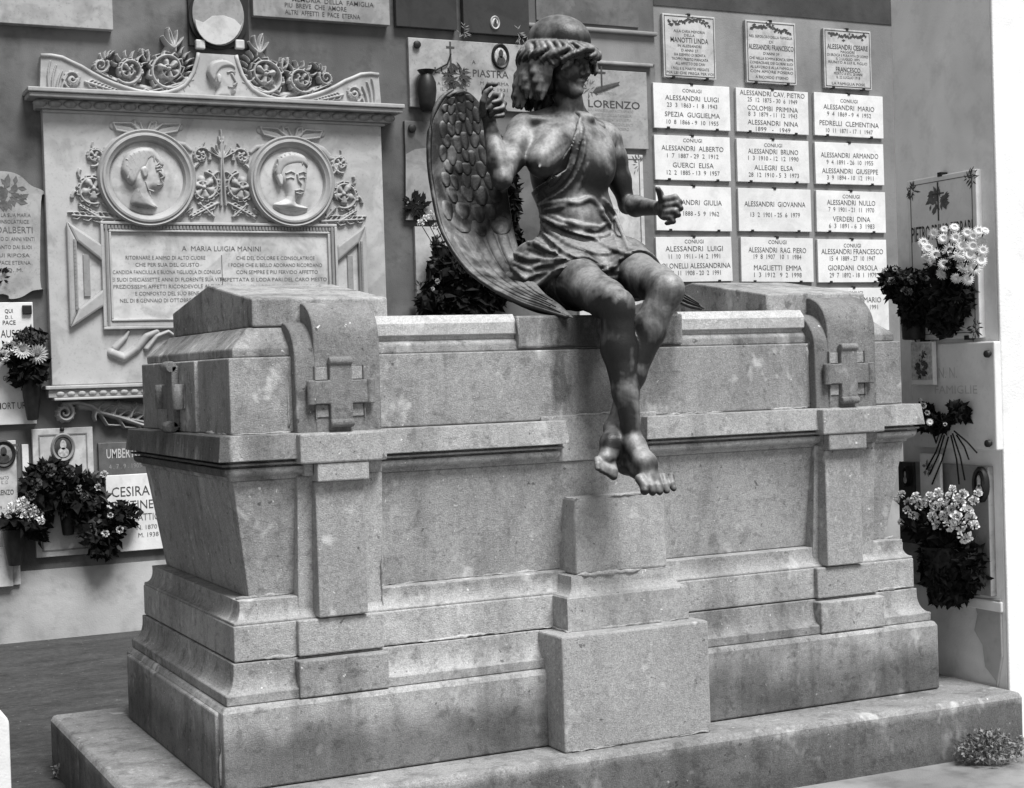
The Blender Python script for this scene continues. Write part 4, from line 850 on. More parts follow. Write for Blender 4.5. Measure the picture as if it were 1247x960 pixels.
for q in ((a0+e,a1-e,b1-e-.008,b1-e),(a0+e,a1-e,b0+e,b0+e+.008),(a0+e,a0+e+.008,b0+e+.008,b1-e-.008),(a1-e-.008,a1-e,b0+e+.008,b1-e-.008)): WALL.box(m,*q,c,c+.004)
m.build('border_fillet','marble_mid',r); oval(WALL,76.5,545,13,16,c,r,'marble_mid','photo_dark'); stud(WALL,75,523,c-.01,r,.014)
plaque(WALL,(119.5,540),(200,577.5),'marble_grey','dark slate plaque with pale name, above the white plaque by the tomb','plaque','memorial_plaque',.03,
  [('UMBERTO',.32,10,.52,.008,.38,'letter_pale'),('4 . 7 . 9 . 1905',.70,5,.5,.0,.40,'ink_faint')],pins=False)
plaque(WALL,(128.5,579.5),(214,667),'marble_white','white plaque with large thin lettering, under the dark slate plaque','plaque','memorial_plaque',.035,
  [('CESIRA',.22,11,.56,.0,.36),('BERTINELLI',.40,10,.80,.0,.48),('V. MATTIOLI',.565,8,.62,.0,.55,'ink_grey'),('N. 1870',.70,5,.3,.0,.58,'ink_grey'),('M. 1938',.80,5,.3,.0,.60,'ink_grey')],pins=False)
# ---- plaques on the side of the pilaster
r,(a0,a1,b0,b1,c)=plaque(RET,(1104,221),(1193.5,411.5),'marble_white','tall white plaque with engraved cross and scrolled corners on the pilaster','plaque','memorial_plaque',.03,
  [('PIETRO·PRIMO·FERRARI',.34,17,.88,.012,.5),('N. 1874 - M. 1951',.46,6,.5,.0,.45,'ink_grey'),('MARIA',.66,11,.36,.010,.60),('1880 - 1962',.78,6,.3,.0,.6,'ink_grey')],bevel=.004)
cross_line(RET,1142,222,50,c,r,arm=.22,at=.3,w=.003); leaf_spray(RET,1142,243,18,46,c,r,'ink_grey','engraved_wreath',.4)
m=MB(); e=.022
for q in ((a0+e,a1-e,b1-e-.003,b1-e),(a0+e,a1-e,b0+e,b0+e+.003),(a0+e,a0+e+.003,b0+e,b1-e),(a1-e-.003,a1-e,b0+e,b1-e)): RET.box(m,*q,c,c+.002)
m.build('border_line','ink_grey',r)
for u,v in ((1111,232),(1183,216),(1188,402),(1114,404)): leaf_spray(RET,u,v,13,24,c,r,'ink','corner_scroll',.22)
r,(a0,a1,b0,b1,c)=plaque(RET,(1108,420),(1214,549),'marble_white','wide blank-looking pale plaque with two rosette studs on the pilaster','plaque','memorial_plaque',.035,
  [('N. N.',.28,13,.22,.0,.46,'letter_pale'),('FAMIGLIE',.44,10,.5,.0,.55,'letter_pale')],bevel=.006,pins=False)
stud(RET,1206,431,c,r,.016); stud(RET,1207,540,c,r,.016)
r,(a0,a1,b0,b1,c)=plaque(RET,(1108.5,417),(1137,469),'marble_white','small bright photo plate of a figure, at the top of the pale pilaster plaque','photo plate','photo_plate',.018,(),pins=False,c0=.05)
m=MB(); RET.box(m,a0+.006,a1-.006,b0+.022,b1-.006,c,c+.002); m.build('picture','photo_light',r)
leaf_spray(RET,1122,450,12,40,c+.002,r,'photo_dark','figure',.5); leaf_spray(RET,1124,432,6,16,c+.002,r,'photo_dark','figure_top',.5)
r,(a0,a1,b0,b1,c)=plaque(RET,(1096,562),(1207,727),'marble_mid','grey lower plaque with dark oval portrait on the pilaster','plaque','memorial_plaque',.03,(),pins=False)
oval(RET,1196,590,13,23,c,r,'black_metal','photo_dark',.02)
m=MB(); RET.box(m,RET.ab(1097,600,c)[0],RET.ab(1116,600,c)[0],RET.ab(1100,660,c)[1],RET.ab(1100,562,c)[1],c,c+.012); m.build('dark_strip','granite_dark',r,bevel=.003)
oval(RET,1106,580,7,14,c+.012,r,'black_metal','photo_dark',.02)
r,(a0,a1,b0,b1,c)=plaque(RET,(1119,552),(1146,611),'marble_white','white rounded photo card standing on the grey lower plaque','photo plate','photo_plate',.014,(),bevel=.006,pins=False,c0=.05)
leaf_spray(RET,1131,570,10,18,c,r,'photo_mid','faded_picture',.5)
# ================================================================ the bronze angel
statue=empty('angel_statue',(2.86,.35,1.758)); tag(statue,'dark bronze seated winged angel with crossed ankles on the tomb lid','statue')
class Grid:
    def __init__(s,lo,hi,h):
        s.lo=np.array(lo,float); s.h=h; s.n=np.ceil((np.array(hi)-s.lo)/h).astype(int)+1
        s.d=np.full(s.n,.25,np.float32)
        s.ax=[(s.lo[i]+np.arange(s.n[i])*h).astype(np.float32) for i in range(3)]
    def win(s,lo,hi):
        a=np.clip(np.floor((np.array(lo)-s.lo)/s.h).astype(int),0,s.n); b=np.clip(np.ceil((np.array(hi)-s.lo)/s.h).astype(int)+1,0,s.n)
        sl=tuple(slice(a[i],b[i]) for i in range(3))
        return sl,np.meshgrid(*[s.ax[i][sl[i]] for i in range(3)],indexing='ij',sparse=True)
    def put(s,sl,d,k,op):
        o=s.d[sl]; d=d.astype(np.float32)
        if op=='sub':
            h=np.clip(.5-.5*(o+d)/k,0,1); s.d[sl]=o*(1-h)+(-d)*h+k*h*(1-h)
        else:
            h=np.clip(.5+.5*(o-d)/k,0,1); s.d[sl]=o*(1-h)+d*h-k*h*(1-h)
    def cap(s,a,b,r0,r1,k=.02,op='add',flat=None,fs=1.0):
        a=np.array(a,float);b=np.array(b,float); m=max(r0,r1)+k+.012
        sl,(X,Y,Z)=s.win(np.minimum(a,b)-m,np.maximum(a,b)+m)
        if min(q.stop-q.start for q in sl)<=0: return
        d=b-a; t=np.clip(((X-a[0])*d[0]+(Y-a[1])*d[1]+(Z-a[2])*d[2])/(d@d+1e-12),0,1)
        dx,dy,dz=X-a[0]-t*d[0],Y-a[1]-t*d[1],Z-a[2]-t*d[2]
        q=dx*dx+dy*dy+dz*dz
        if flat is not None:
            f=np.array(flat,float); f/=np.linalg.norm(f); c=dx*f[0]+dy*f[1]+dz*f[2]; q=q+(fs*fs-1)*c*c
        s.put(sl,np.sqrt(q)-(r0+(r1-r0)*t),k,op)
    def path(s,pts,rs,k=.012,**kw):
        for i in range(len(pts)-1): s.cap(pts[i],pts[i+1],rs[i],rs[i+1],k,**kw)
    def ell(s,c,r,k=.03,M=None,op='add'):
        c=np.array(c,float); r=np.array(r,float); m=max(r)+k+.012
        sl,(X,Y,Z)=s.win(c-m,c+m)
        if min(q.stop-q.start for q in sl)<=0: return
        M=np.eye(3) if M is None else M          # columns: local axes in the world
        P=[(X-c[0])*M[0,i]+(Y-c[1])*M[1,i]+(Z-c[2])*M[2,i] for i in range(3)]
        k0=np.sqrt(sum((P[i]/r[i])**2 for i in range(3))); k1=np.sqrt(sum((P[i]/r[i]**2)**2 for i in range(3)))+1e-6
        s.put(sl,k0*(k0-1)/k1,k,op)
    def at(s,P):
        q=(np.array(P)-s.lo)/s.h; i=np.clip(np.floor(q).astype(int),0,s.n-2); f=q-i
        v=0
        for a in (0,1):
            for b in (0,1):
                for c in (0,1):
                    v+=s.d[i[0]+a,i[1]+b,i[2]+c]*(f[0] if a else 1-f[0])*(f[1] if b else 1-f[1])*(f[2] if c else 1-f[2])
        return v
    def hit(s,u,v,y0=-.35,y1=.7):
        r=ray(u,v); r=r/np.linalg.norm(r); t=(y0+5)/r[1]; te=(y1+5)/r[1]
        while t<te:
            P=CAM+r*t; d=s.at(P)
            if d<.001: return P
            t+=max(.003,min(d*.8,.04))
        return None
    def surf(s):
        D=s.d; n=D.shape; I=D<0
        c=np.zeros((n[0]-1,n[1]-1,n[2]-1),np.uint8)
        for a in (0,1):
            for b in (0,1):
                for e in (0,1): c+=I[a:n[0]-1+a,b:n[1]-1+b,e:n[2]-1+e]
        act=(c>0)&(c<8); ii=np.argwhere(act); idx=np.full(act.shape,-1,np.int32); idx[act]=np.arange(len(ii))
        acc=np.zeros((len(ii),3)); cnt=np.zeros(len(ii))
        C8=[(a,b,e) for a in (0,1) for b in (0,1) for e in (0,1)]
        val={q:D[ii[:,0]+q[0],ii[:,1]+q[1],ii[:,2]+q[2]] for q in C8}
        for q in C8:
            for ax in range(3):
                if q[ax]: continue
                w=list(q); w[ax]=1; w=tuple(w); d0,d1=val[q],val[w]; x=(d0<0)!=(d1<0)
                t=np.where(x,d0/(d0-d1+1e-12),0); p=np.zeros((len(ii),3)); p[:]=q; p[:,ax]=t; acc[x]+=p[x]; cnt[x]+=1
        V=(ii+acc/cnt[:,None])*s.h+s.lo; F=[]
        for ax in range(3):
            b,e=[(1,2),(2,0),(0,1)][ax]
            s0=[slice(None)]*3; s1=[slice(None)]*3; s0[ax]=slice(0,-1); s1[ax]=slice(1,None)
            x=I[tuple(s0)]!=I[tuple(s1)]; fl=I[tuple(s0)]
            P=np.argwhere(x); P=P[(P[:,b]>0)&(P[:,e]>0)&(P[:,b]<n[b]-1)&(P[:,e]<n[e]-1)]
            f=fl[P[:,0],P[:,1],P[:,2]]
            def cell(db,de):
                Q=P.copy(); Q[:,b]+=db; Q[:,e]+=de; return idx[Q[:,0],Q[:,1],Q[:,2]]
            q=np.stack([cell(-1,-1),cell(0,-1),cell(0,0),cell(-1,0)],1)
            q[~f]=q[~f][:,::-1]; F.append(q)
        F=np.concatenate(F); F=F[(F>=0).all(1)]
        return V,F
def J(u,v,Y): return onY(u,v,Y)
G=Grid((2.40,-.34,.94),(3.42,.78,2.96),.0055)
# --- torso
hipC=J(702,322,.47); bel=J(703,268,.43); rib=J(690,208,.45)
sR,sL=J(640,160,.46),J(737,170,.47)
def torso(g,o=0.0):
    g.ell(hipC,(.195+o,.165+o,.15+o),.04); g.ell(bel,(.130+o,.104+o,.16+o),.05); g.ell(rib,(.148+o,.116+o,.19+o),.05)
    g.cap(sR,sL,.060+o,.056+o,.05); g.cap((sR+sL)/2+np.array((0,.03,.0)),rib,.12+o,.11+o,.05)
    g.ell(J(686,176,.435),(.128+o,.102+o,.095+o),.06); g.ell(J(664,182,.40),(.075+o,.08+o,.07+o),.06); g.ell(J(724,188,.40),(.065+o,.075+o,.065+o),.06)
    bR,bL=J(660,198,.338),J(727,207,.345)
    g.ell(bR,(.062+o,.050+o,.060+o),.06); g.ell(bL,(.055+o,.044+o,.055+o),.06)
    g.cap(J(657,203,.288),J(657,204,.280),.007+o,.005+o,.012)
torso(G)
# clavicles, neck
nk0=J(697,150,.455); nk1=J(691,105,.425)
G.cap(nk0,nk1,.056,.050,.03)
G.cap(J(700,147,.385),J(648,146,.40),.012,.014,.03); G.cap(J(706,148,.385),J(732,155,.41),.012,.012,.03)
G.cap(J(676,118,.425),J(700,147,.40),.012,.009,.03)
G.cap(nk0+np.array((-.02,.03,.0)),sR+np.array((.02,.02,.02)),.06,.05,.05); G.cap(nk0+np.array((.02,.03,.0)),sL+np.array((-.02,.02,.02)),.055,.05,.05)
# --- arms
def arm(sh,el,wr,r):
    mid=(sh+el)/2; G.path([sh,sh*.72+el*.28,sh*.4+el*.6,el],[r*1.14,r*1.05,r*.85,r*.62],.025)
    G.path([el,el*.72+wr*.28,wr],[r*.66,r*.78,r*.50],.018)
eR=J(611,219,.33); wR=J(597,153,.44)
arm(sR+np.array((-.015,0,-.01)),eR,wR,.054)
eL=J(764,250,.44); wL=J(803,254,.17)
arm(sL+np.array((.010,0,-.01)),eL,wL,.051)
# --- hands
def finger(pts,Y,r0=.0125,r1=.0095,dy=None):
    P=[J(u,v,Y+(dy[i] if dy else 0)) for i,(u,v) in enumerate(pts)]; n=len(P)-1
    G.path(P,[r0+(r1-r0)*i/n for i in range(n+1)],.004)
G.ell(J(594,134,.44),(.034,.040,.048),.02)
finger([(592,128),(590,113),(595,104),(604,103)],.43,dy=(0,-.01,-.03,-.05))
finger([(588,140),(588,124),(592,113),(598,108)],.41,.014,.010,dy=(0,-.02,-.03,-.04))
finger([(596,126),(603,116),(611,116),(609,123),(601,125)],.41,dy=(0,-.02,-.04,-.055,-.05))
finger([(597,133),(605,125),(614,126),(612,132),(603,134)],.40,dy=(0,-.02,-.04,-.055,-.05))
finger([(598,140),(606,134),(615,136),(612,141),(604,142)],.40,.0115,.009,dy=(0,-.02,-.04,-.05,-.045))
G.ell(J(810,254,.13),(.034,.038,.046),.02)
finger([(806,244),(804,236),(801,230)],.12,.015,.011,dy=(.0,-.01,-.02))
finger([(810,243),(822,240),(828,246),(820,250)],.10,dy=(0,-.03,-.035,-.02),r0=.0135)
finger([(811,250),(824,248),(829,254),(820,257)],.10,dy=(0,-.035,-.04,-.02),r0=.0135)
finger([(811,258),(822,257),(826,262),(818,264)],.10,dy=(0,-.035,-.04,-.02),r0=.013)
finger([(809,264),(817,265),(820,270),(812,272)],.11,dy=(0,-.03,-.035,-.02),r0=.012)
# --- legs
hR,kR,aR=J(672,326,.42),J(751,372,-.10),J(772,543,-.155)
hL,kL,aL=J(742,320,.42),J(812,352,-.11),J(748,522,-.055)
def leg(h,k_,a,r=1.0):
    G.path([h,h*.6+k_*.4,h*.15+k_*.85,k_],[.102*r,.092*r,.068*r,.057*r],.03)
    c=k_*.70+a*.30+np.array((.0,.022,0)); G.path([k_,c,k_*.38+a*.62+np.array((0,.012,0)),a],[.056*r,.062*r,.045*r,.030*r],.025)
    G.ell(k_+np.array((.01,-.014,-.012)),(.040,.036,.044),.03)
leg(hR,kR,aR); leg(hL,kL,aL,.98)
def foot(an,heel,ball,toes,w,side):
    heel,ball=np.array(heel),np.array(ball)
    G.path([an,an*.5+heel*.5,heel],[.034,.036,.030],.02); G.path([an+np.array((0,-.01,0)),an*.45+ball*.55+np.array((0,-.012,.012)),ball],[.032,.031,.025],.025,flat=side,fs=.72)
    G.path([heel,ball],[.026,.024],.025,flat=side,fs=.75)
    for (t,r) in toes: G.path(t,[r,r*1.02,r*.92],.005)
sideR=np.array((.9,.1,-.3))
tR=[([J(782-3+i*9.5,583-i*.8,-.245),J(786+i*8.0,591+[2,2,2,0,-2][i],-.268),J(787+i*7.6+[-2,0,1,2,3][i],597+[1,2.6,2,.5,-2][i],-.276)],[.0175,.0150,.0145,.014,.0125][i]) for i in range(5)]
foot(aR,J(762,567,-.105),J(793,586,-.235),tR,.03,sideR)
tL=[([J(745-i*4.6,566-i*1.6,-.145),J(746.5-i*4.6,574-i*2.2,-.16),J(747-i*4.8,580-i*2.4,-.165)],[.017,.0135,.013,.0125,.0115][i]) for i in range(5)]
foot(aL,J(753,541,-.03),J(739,558,-.135),tL,.03,np.array((.95,.2,.1)))
# --- head
hc=J(686,73,.40); fd=np.array((.50,-.84,-.20)); fd/=np.linalg.norm(fd); upv=np.array((0,0,1.)); sd_=np.cross(fd,upv); sd_/=np.linalg.norm(sd_); upv=np.cross(sd_,fd)
HM=np.stack([fd,sd_,upv],1)                 # fwd, viewer-left/right, up
S_=1.0
def hp(f,s,u): return hc+HM@(np.array((f,s,u))*S_)
def hs(g,c,r,k=.012,op='add'): g.ell(hp(*c),np.array(r)*S_,k,HM,op)
def hcap(g,a,b,r0,r1,k=.008,op='add'): g.cap(hp(*a),hp(*b),r0*S_,r1*S_,k,op)
hs(G,(-.012,0,.03),(.104,.080,.105),.02); hs(G,(.030,0,-.035),(.070,.060,.092),.03)
hcap(G,(.03,-.035,-.085),(.075,0,-.112),.024,.022,.02); hcap(G,(.03,.035,-.085),(.075,0,-.112),.024,.022,.02)
hs(G,(.084,0,-.110),(.020,.020,.018),.015)
hcap(G,(.086,-.034,.010),(.096,0,.006),.013,.012,.012); hcap(G,(.086,.034,.010),(.096,0,.006),.013,.012,.012)
for q in (-1,1):
    hs(G,(.100,q*.034,-.010),(.016,.020,.013),.012,'sub'); hs(G,(.079,q*.033,-.012),(.018,.017,.013),.004)
    hcap(G,(.094,q*.018,-.004),(.086,q*.046,-.006),.0045,.004,.004)
    hs(G,(.070,q*.038,-.050),(.026,.022,.028),.02); hs(G,(.104,q*.011,-.052),(.010,.008,.008),.008)
hcap(G,(.098,0,.006),(.116,0,-.042),.0085,.012,.008); hs(G,(.116,0,-.048),(.011,.010,.009),.008)
hcap(G,(.092,-.022,-.078),(.103,0,-.073),.004,.007,.005); hcap(G,(.092,.022,-.078),(.103,0,-.073),.004,.007,.005)
hcap(G,(.090,-.018,-.086),(.099,0,-.088),.005,.008,.005); hcap(G,(.090,.018,-.086),(.099,0,-.088),.005,.008,.005)
V,Fq=G.surf(); body=np_mesh('body',V,Fq,'bronze',statue)
sm=body.modifiers.new('smooth','SMOOTH'); sm.factor=.5; sm.iterations=2
# --- hair: smooth cap, band, rim of curls, long side hair
HG=Grid(hc-np.array((.27,.27,.30)),hc+np.array((.27,.27,.24)),.0042)
hs(HG,(-.030,0,.070),(.128,.106,.098),.01)
for k in range(48):
    a=2*math.pi*k/48; b=2*math.pi*(k+1)/48
    q=lambda t:( -.022+.132*math.cos(t), .112*math.sin(t), .048+.008*math.cos(t))
    hcap(HG,q(a),q(b),.011,.011,.006)
hr=np.random.default_rng(5)
for lay,(n,ro) in enumerate(((38,.0),(34,.012))):          # fringe of short waved locks under the band
    for k in range(n):
        a=-math.pi+2*math.pi*(k+.5*lay)/n+hr.normal(0,.03); fr_=abs(a)<.75
        z0=.048; z1=(-.004 if fr_ else -.040)+hr.normal(0,.009)+(.012 if lay else 0); ph=lay*2.0+hr.normal(0,.35); P=[]
        for j in range(9):
            t=j/8; w=.013*math.sin(ph+t*6.5); rr=1+ (.16*math.sin(math.pi*min(1,t*.8))+.08*t*t) ; aa=a+w/.12
            P.append(hp(-.022+(.122+ro)*rr*math.cos(aa),(.104+ro)*rr*math.sin(aa),z0+(z1-z0)*t+.010*math.cos(a)))
        HG.path(P,[.0105,.0115,.012,.012,.0115,.011,.010,.009,.006],.0025)
hs(HG,(-.022,0,.020),(.128,.112,.045),.004)
# side and back hair, falling to the shoulder
for sg in (-1,1):
    for k in range(15):
        a=(1.22+k*.13)*sg; fl=.008+.012*k/15
        P=[]
        for j in range(6):
            t=j/5; rr=.108+fl*math.sin(t*math.pi*.75)*1.3; w=.009*math.sin(t*8+k*1.7)
            P.append(hp(-.030+(rr+w)*math.cos(a)-.012*t,(rr*.98+w)*math.sin(a),-.005-.160*t-(.035*t if k>5 else 0)))
        HG.path(P,[.019*S_,.020*S_,.020*S_,.018*S_,.014*S_,.006*S_],.002)
hs(HG,(-.055,0,-.04),(.066,.086,.10),.006)
V,Fq=HG.surf(); hair=np_mesh('hair',V,Fq,'bronze_crown',statue)
# --- tunic
T=Grid((2.40,-.22,1.60),(3.42,.80,2.72),.0055)
torso(T,.012)
# cut the cloth along the slanted neckline: from the left shoulder down to the right waist
X,Y,Z=np.meshgrid(*T.ax,indexing='ij',sparse=True)
def halfspace(A,B,C,out):
    n=np.cross(B-A,C-A); n/=np.linalg.norm(n)
    if n@(out-A)<0: n=-n
    return ((X-A[0])*n[0]+(Y-A[1])*n[1]+(Z-A[2])*n[2]).astype(np.float32)
bare=J(650,180,.35)
p1=halfspace(J(708,138,.38),J(689,208,.33),J(702,165,.75),bare); p2=halfspace(J(690,206,.33),J(626,247,.40),J(660,228,.75),bare)
T.d=np.maximum(T.d,np.minimum(p1,p2))
T.d=np.maximum(T.d,(X-J(744,165,.45)[0]).astype(np.float32)+0*T.d)
# skirt
hemR=hR*.50+kR*.50; hemL=hL*.50+kL*.50
T.path([hR,hR*.75+kR*.25,hemR],[.126,.120,.102],.03); T.path([hL,hL*.75+kL*.25,hemL],[.122,.116,.100],.03)
T.ell(hipC+np.array((-.02,.02,-.05)),(.235,.19,.115),.04); T.ell(hipC+np.array((0,-.12,-.03)),(.17,.16,.10),.05); T.ell(J(634,342,.40),(.11,.13,.05),.04)
T.ell(J(646,322,.38),(.06,.11,.085),.05); T.ell(bel+np.array((0,-.01,.0)),(.138,.112,.14),.04)
# trim the hem
for hh,kk,ed in ((hR,kR,hemR),(hL,kL,hemL)):
    ax=(kk-hh)/np.linalg.norm(kk-hh); e=ed+ax*.010
    T.d=np.maximum(T.d,((X-e[0])*ax[0]+(Y-e[1])*ax[1]+(Z-e[2])*ax[2]).astype(np.float32))
def fold(pts,r=.013,k=.012,r1=None,sink=.25,op='add'):
    P=[]; q=[]
    for i in range(len(pts)-1):
        for t in np.linspace(0,1,6,endpoint=False): q.append((pts[i][0]*(1-t)+pts[i+1][0]*t,pts[i][1]*(1-t)+pts[i+1][1]*t))
    q.append(pts[-1]); q=np.array(q)
    for _ in range(4): q[1:-1]=(q[:-2]+2*q[1:-1]+q[2:])/4
    for u,v in q:
        h=T.hit(u,v)
        if h is not None: P.append(h+ray(u,v)/np.linalg.norm(ray(u,v))*r*sink*(1 if op=='add' else -.6))
    P=[p for i,p in enumerate(P) if i==0 or np.linalg.norm(p-P[i-1])<.09]
    if len(P)<2: return
    r1=r*.6 if r1 is None else r1; n=len(P)-1
    rs=[(r+(r1-r)*i/n)*(.55+.45*min(1,i/2,(n-i)/2)) for i in range(n+1)]
    T.path(P,rs,k,op=op)
FO=[[(642,259),(650,272),(662,288),(687,309),(725,326),(746,322)],[(644,260),(679,275),(708,285),(733,290),(745,283)],[(668,262),(700,277),(725,282),(739,271)],
 [(735,243),(746,258),(754,271),(767,309)],[(631,271),(636,286),(643,297),(683,310)],[(619,305),(642,317),(670,315),(692,311)],[(650,326),(672,322),(696,315)],
 [(650,262),(668,280),(690,298),(716,309),(745,310),(756,302)],[(638,263),(646,282),(660,299),(690,314)],[(655,335),(672,328),(700,320)],[(690,270),(712,276),(730,276)],
 [(745,300),(765,312),(782,314)],[(735,330),(752,326),(772,318)],[(628,258),(624,280),(622,300)],[(612,310),(626,330),(646,345)],[(700,318),(722,334),(740,338)],
 [(728,255),(744,275),(754,300)],[(655,262),(672,272),(694,279),(716,287),(738,300),(752,306)],[(634,262),(638,276),(646,292),(664,304),(690,311)],[(660,318),(684,316),(706,320)],[(664,332),(684,324),(700,321)],[(756,316),(770,316),(784,316)],[(616,316),(632,326),(650,330)],[(710,320),(728,331),(744,334),(758,326)]]
for f_ in FO: fold(f_,.0125,.0045,sink=.1)
for f_ in [[(646,270),(658,286),(672,300),(700,318)],[(660,270),(690,286),(715,293),(738,293)],[(640,304),(662,312),(684,312)],[(736,252),(748,276),(758,305)],[(652,330),(676,324),(698,317)],[(652,281),(672,303),(712,322)],[(684,277),(708,281),(728,286)]]: fold(f_,.012,.005,op='sub',sink=.5)
HEM=[(646,352),(655,349),(669,338),(681,330),(694,326),(706,326),(717,329),(728,337),(738,343),(750,340),(760,330),(768,323),(778,318),(789,317)]
fold(HEM,.013,.007,.012); fold([(q[0]-4,q[1]-7) for q in HEM],.008,.010,op='sub',sink=.6)
UP=[[(707,143),(703,160),(697,177),(688,203),(664,224),(628,248)],[(709,150),(707,170),(703,190),(694,212),(676,231),(632,253)],[(712,165),(710,188),(704,208),(690,230),(662,246)],[(716,200),(712,216),(702,234)],[(660,226),(640,238),(628,246)],[(682,215),(660,234),(636,249)]]
for f_ in UP: fold(f_,.0085,.005,sink=.1)
for f_ in [[(705,150),(701,172),(692,200),(672,223),(640,244)],[(710,172),(706,192),(698,214),(680,233),(650,248)]]: fold(f_,.007,.008,op='sub',sink=.6)
for f_ in [[(630,254),(660,250),(688,246),(705,248),(718,241),(730,252),(734,258)],[(640,258),(670,256),(690,250)]]: fold(f_,.010,.007,.009)
# knot on the left shoulder
KN=[J(704,140,.38),J(716,146,.37),J(722,156,.38)]
T.path(KN,[.016,.024,.012],.012); T.path([J(708,146,.365),J(713,162,.35),J(716,176,.345)],[.012,.016,.010],.01)
V,Fq=T.surf(); tunic=np_mesh('tunic',V,Fq,'bronze',statue)
sm=tunic.modifiers.new('smooth','SMOOTH'); sm.factor=.5; sm.iterations=1
del G,HG,T,X,Y,Z,p1,p2
# --- wings: a thick curved blade with lapped feathers
def cr_open(P,n):
    P=[np.array(q,float) for q in P]; P=[2*P[0]-P[1]]+P+[2*P[-1]-P[-2]]; o=[]
    m=len(P)-3
    for s in np.linspace(0,m,n):
        i=min(int(s),m-1); t=s-i; a,b,c,d=P[i:i+4]; o.append(.5*((2*b)+(-a+c)*t+(2*a-5*b+4*c-d)*t*t+(-a+3*b-3*c+d)*t**3))
    return o
def wing(name,Lp,Rp,th,nf,label=None):
    n=44; Lc=cr_open([J(*q) for q in Lp],n); Rc=cr_open([J(*q) for q in Rp],n); rs=[]; S=[]
    for i in range(n):
        a,b=Lc[i],Rc[i]; d=b-a; w=np.linalg.norm(d)+1e-6; ex=d/w
        tg=((Lc[min(i+1,n-1)]+Rc[min(i+1,n-1)])-(Lc[max(i-1,0)]+Rc[max(i-1,0)]))/2; tg/=np.linalg.norm(tg)+1e-9
        nr=np.cross(ex,tg); nr/=np.linalg.norm(nr)+1e-9
        if nr@(CAM-a)<0: nr=-nr
        t=min(th,w*.35); ring=[]
        for k in range(16):
            an=2*math.pi*k/16; x=.5-.5*math.cos(an); y=math.sin(an)
            ring.append(a+d*x+nr*(t*y*(.75+.25*math.sin(math.pi*x))+.16*w*math.sin(math.pi*x)*-1))
        rs.append(ring); S.append((a,d,ex,tg,nr,w,t))
    m=MB(); m.rings(rs); o=m.build(name,'bronze_wing',statue,smooth=True)
    sub=o.modifiers.new('s','SUBSURF'); sub.levels=1; sub.render_levels=1
    MB().tube([q*.985+r_*.015 for q,r_ in zip(Lc[1:-1],Rc[1:-1])],[.004+.0085*math.sin(math.pi*min(1,(i+1)/10))*(1-.5*i/n) if i<10 else .0125*(1-.5*i/n) for i in range(n-2)],8).build('wing_rim','bronze_wing',o,smooth=True)
    def pt(s,x,off=0):
        s=min(max(s,0),n-1.001); i=int(s); f=s-i
        A=S[i];B=S[i+1]; a=A[0]*(1-f)+B[0]*f; d=A[1]*(1-f)+B[1]*f; nr=A[4]*(1-f)+B[4]*f; w=A[5]*(1-f)+B[5]*f; t=A[6]*(1-f)+B[6]*f
        y=math.sqrt(max(0,1-(2*x-1)**2))
        return a+d*x+nr*(t*y*(.75+.25*math.sin(math.pi*x))-.16*w*math.sin(math.pi*x)+off),nr,w
    return o,pt,n
def plume(pt,s0,s1,x0,x1,wd,lift,parent,name='feather'):
    # one feather: a lens-shaped scale lying on the blade, free tip lifted
    rows=[]; K=9
    for k in range(K):
        t=k/(K-1); s=s0+(s1-s0)*t; xc=x0+(x1-x0)*t; w=wd*math.sqrt(max(.02,1-(2*min(max(t*.80+.16,0),1)-1)**2)) ; row=[]
        for j in range(7):
            q=-1+2*j/6; x=min(max(xc+w*q,.02),.98); hgt=lift*t*(1-.5*q*q)+.0038*(1-q*q)-.006*(abs(q)==1)-.004*(t<.1)
            row.append(pt(s,x,hgt)[0])
        rows.append(row)
    m=MB(); m.rings(rows,False,False,closed=False)
    # underside skirt at the tip
    last=rows[-1]; und=[pt(s1+.1,min(max(x1+.5*wd*(-1+2*j/6),.02),.98),-.01)[0] for j in range(7)]
    m.rings([last,und],False,False,closed=False)
    o=m.build(name,'bronze_wing',parent,smooth=True); return o
WL=[(556,107,.62),(536,122,.62),(524,150,.61),(521,190,.59),(525,228,.56),(538,283,.48),(572,332,.36),(623,364,.22),(668,380,.11),(698,388,.05)]
WR=[(557,107,.62),(576,116,.62),(596,142,.60),(612,190,.57),(620,235,.54),(628,285,.47),(642,326,.36),(662,356,.22),(684,373,.11),(698.5,387,.05)]
wingR,pt,n=wing('wing',WL,WR,.030,0)
fr=np.random.default_rng(3)
for i in range(12):                              # rows of short rounded scales, thinning out downwards
    s0=2.5+i*1.75; m_=[2,3,4,5,5,5,5,5,5,4,4,3][i]
    for j in range(m_):
        x=.16+.70*(j+.5+.4*(i%2)-.2)/m_+fr.uniform(-.03,.03)
        if x>.88: continue
        L_=2.1+fr.uniform(-.3,.5); plume(pt,s0+fr.uniform(-.4,.4),s0+L_,x,x+fr.uniform(-.04,.03),.60/m_*fr.uniform(.6,.9),.002+fr.uniform(0,.004),wingR)
for j in range(5):                               # long flight feathers sweeping to the tip
    x=.17+.165*j; plume(pt,24-.6*j,40-.8*j-(j%2)*1.5,x,.5+(x-.5)*.8,.10,.0,wingR,'flight_feather')
wingL,ptl,n=wing('wing',[(712,150,.70),(716,200,.72),(726,250,.70),(752,310,.62),(800,352,.45),(836,372,.26),(858,377,.20)],[(722,150,.70),(735,200,.70),(744,250,.68),(766,302,.60),(812,340,.44),(842,362,.27),(858.5,375,.20)],.018,0)
for j in range(3): plume(ptl,20,42-j,.2+.3*j,.3+.2*j,.16,.004,wingL,'flight_feather')
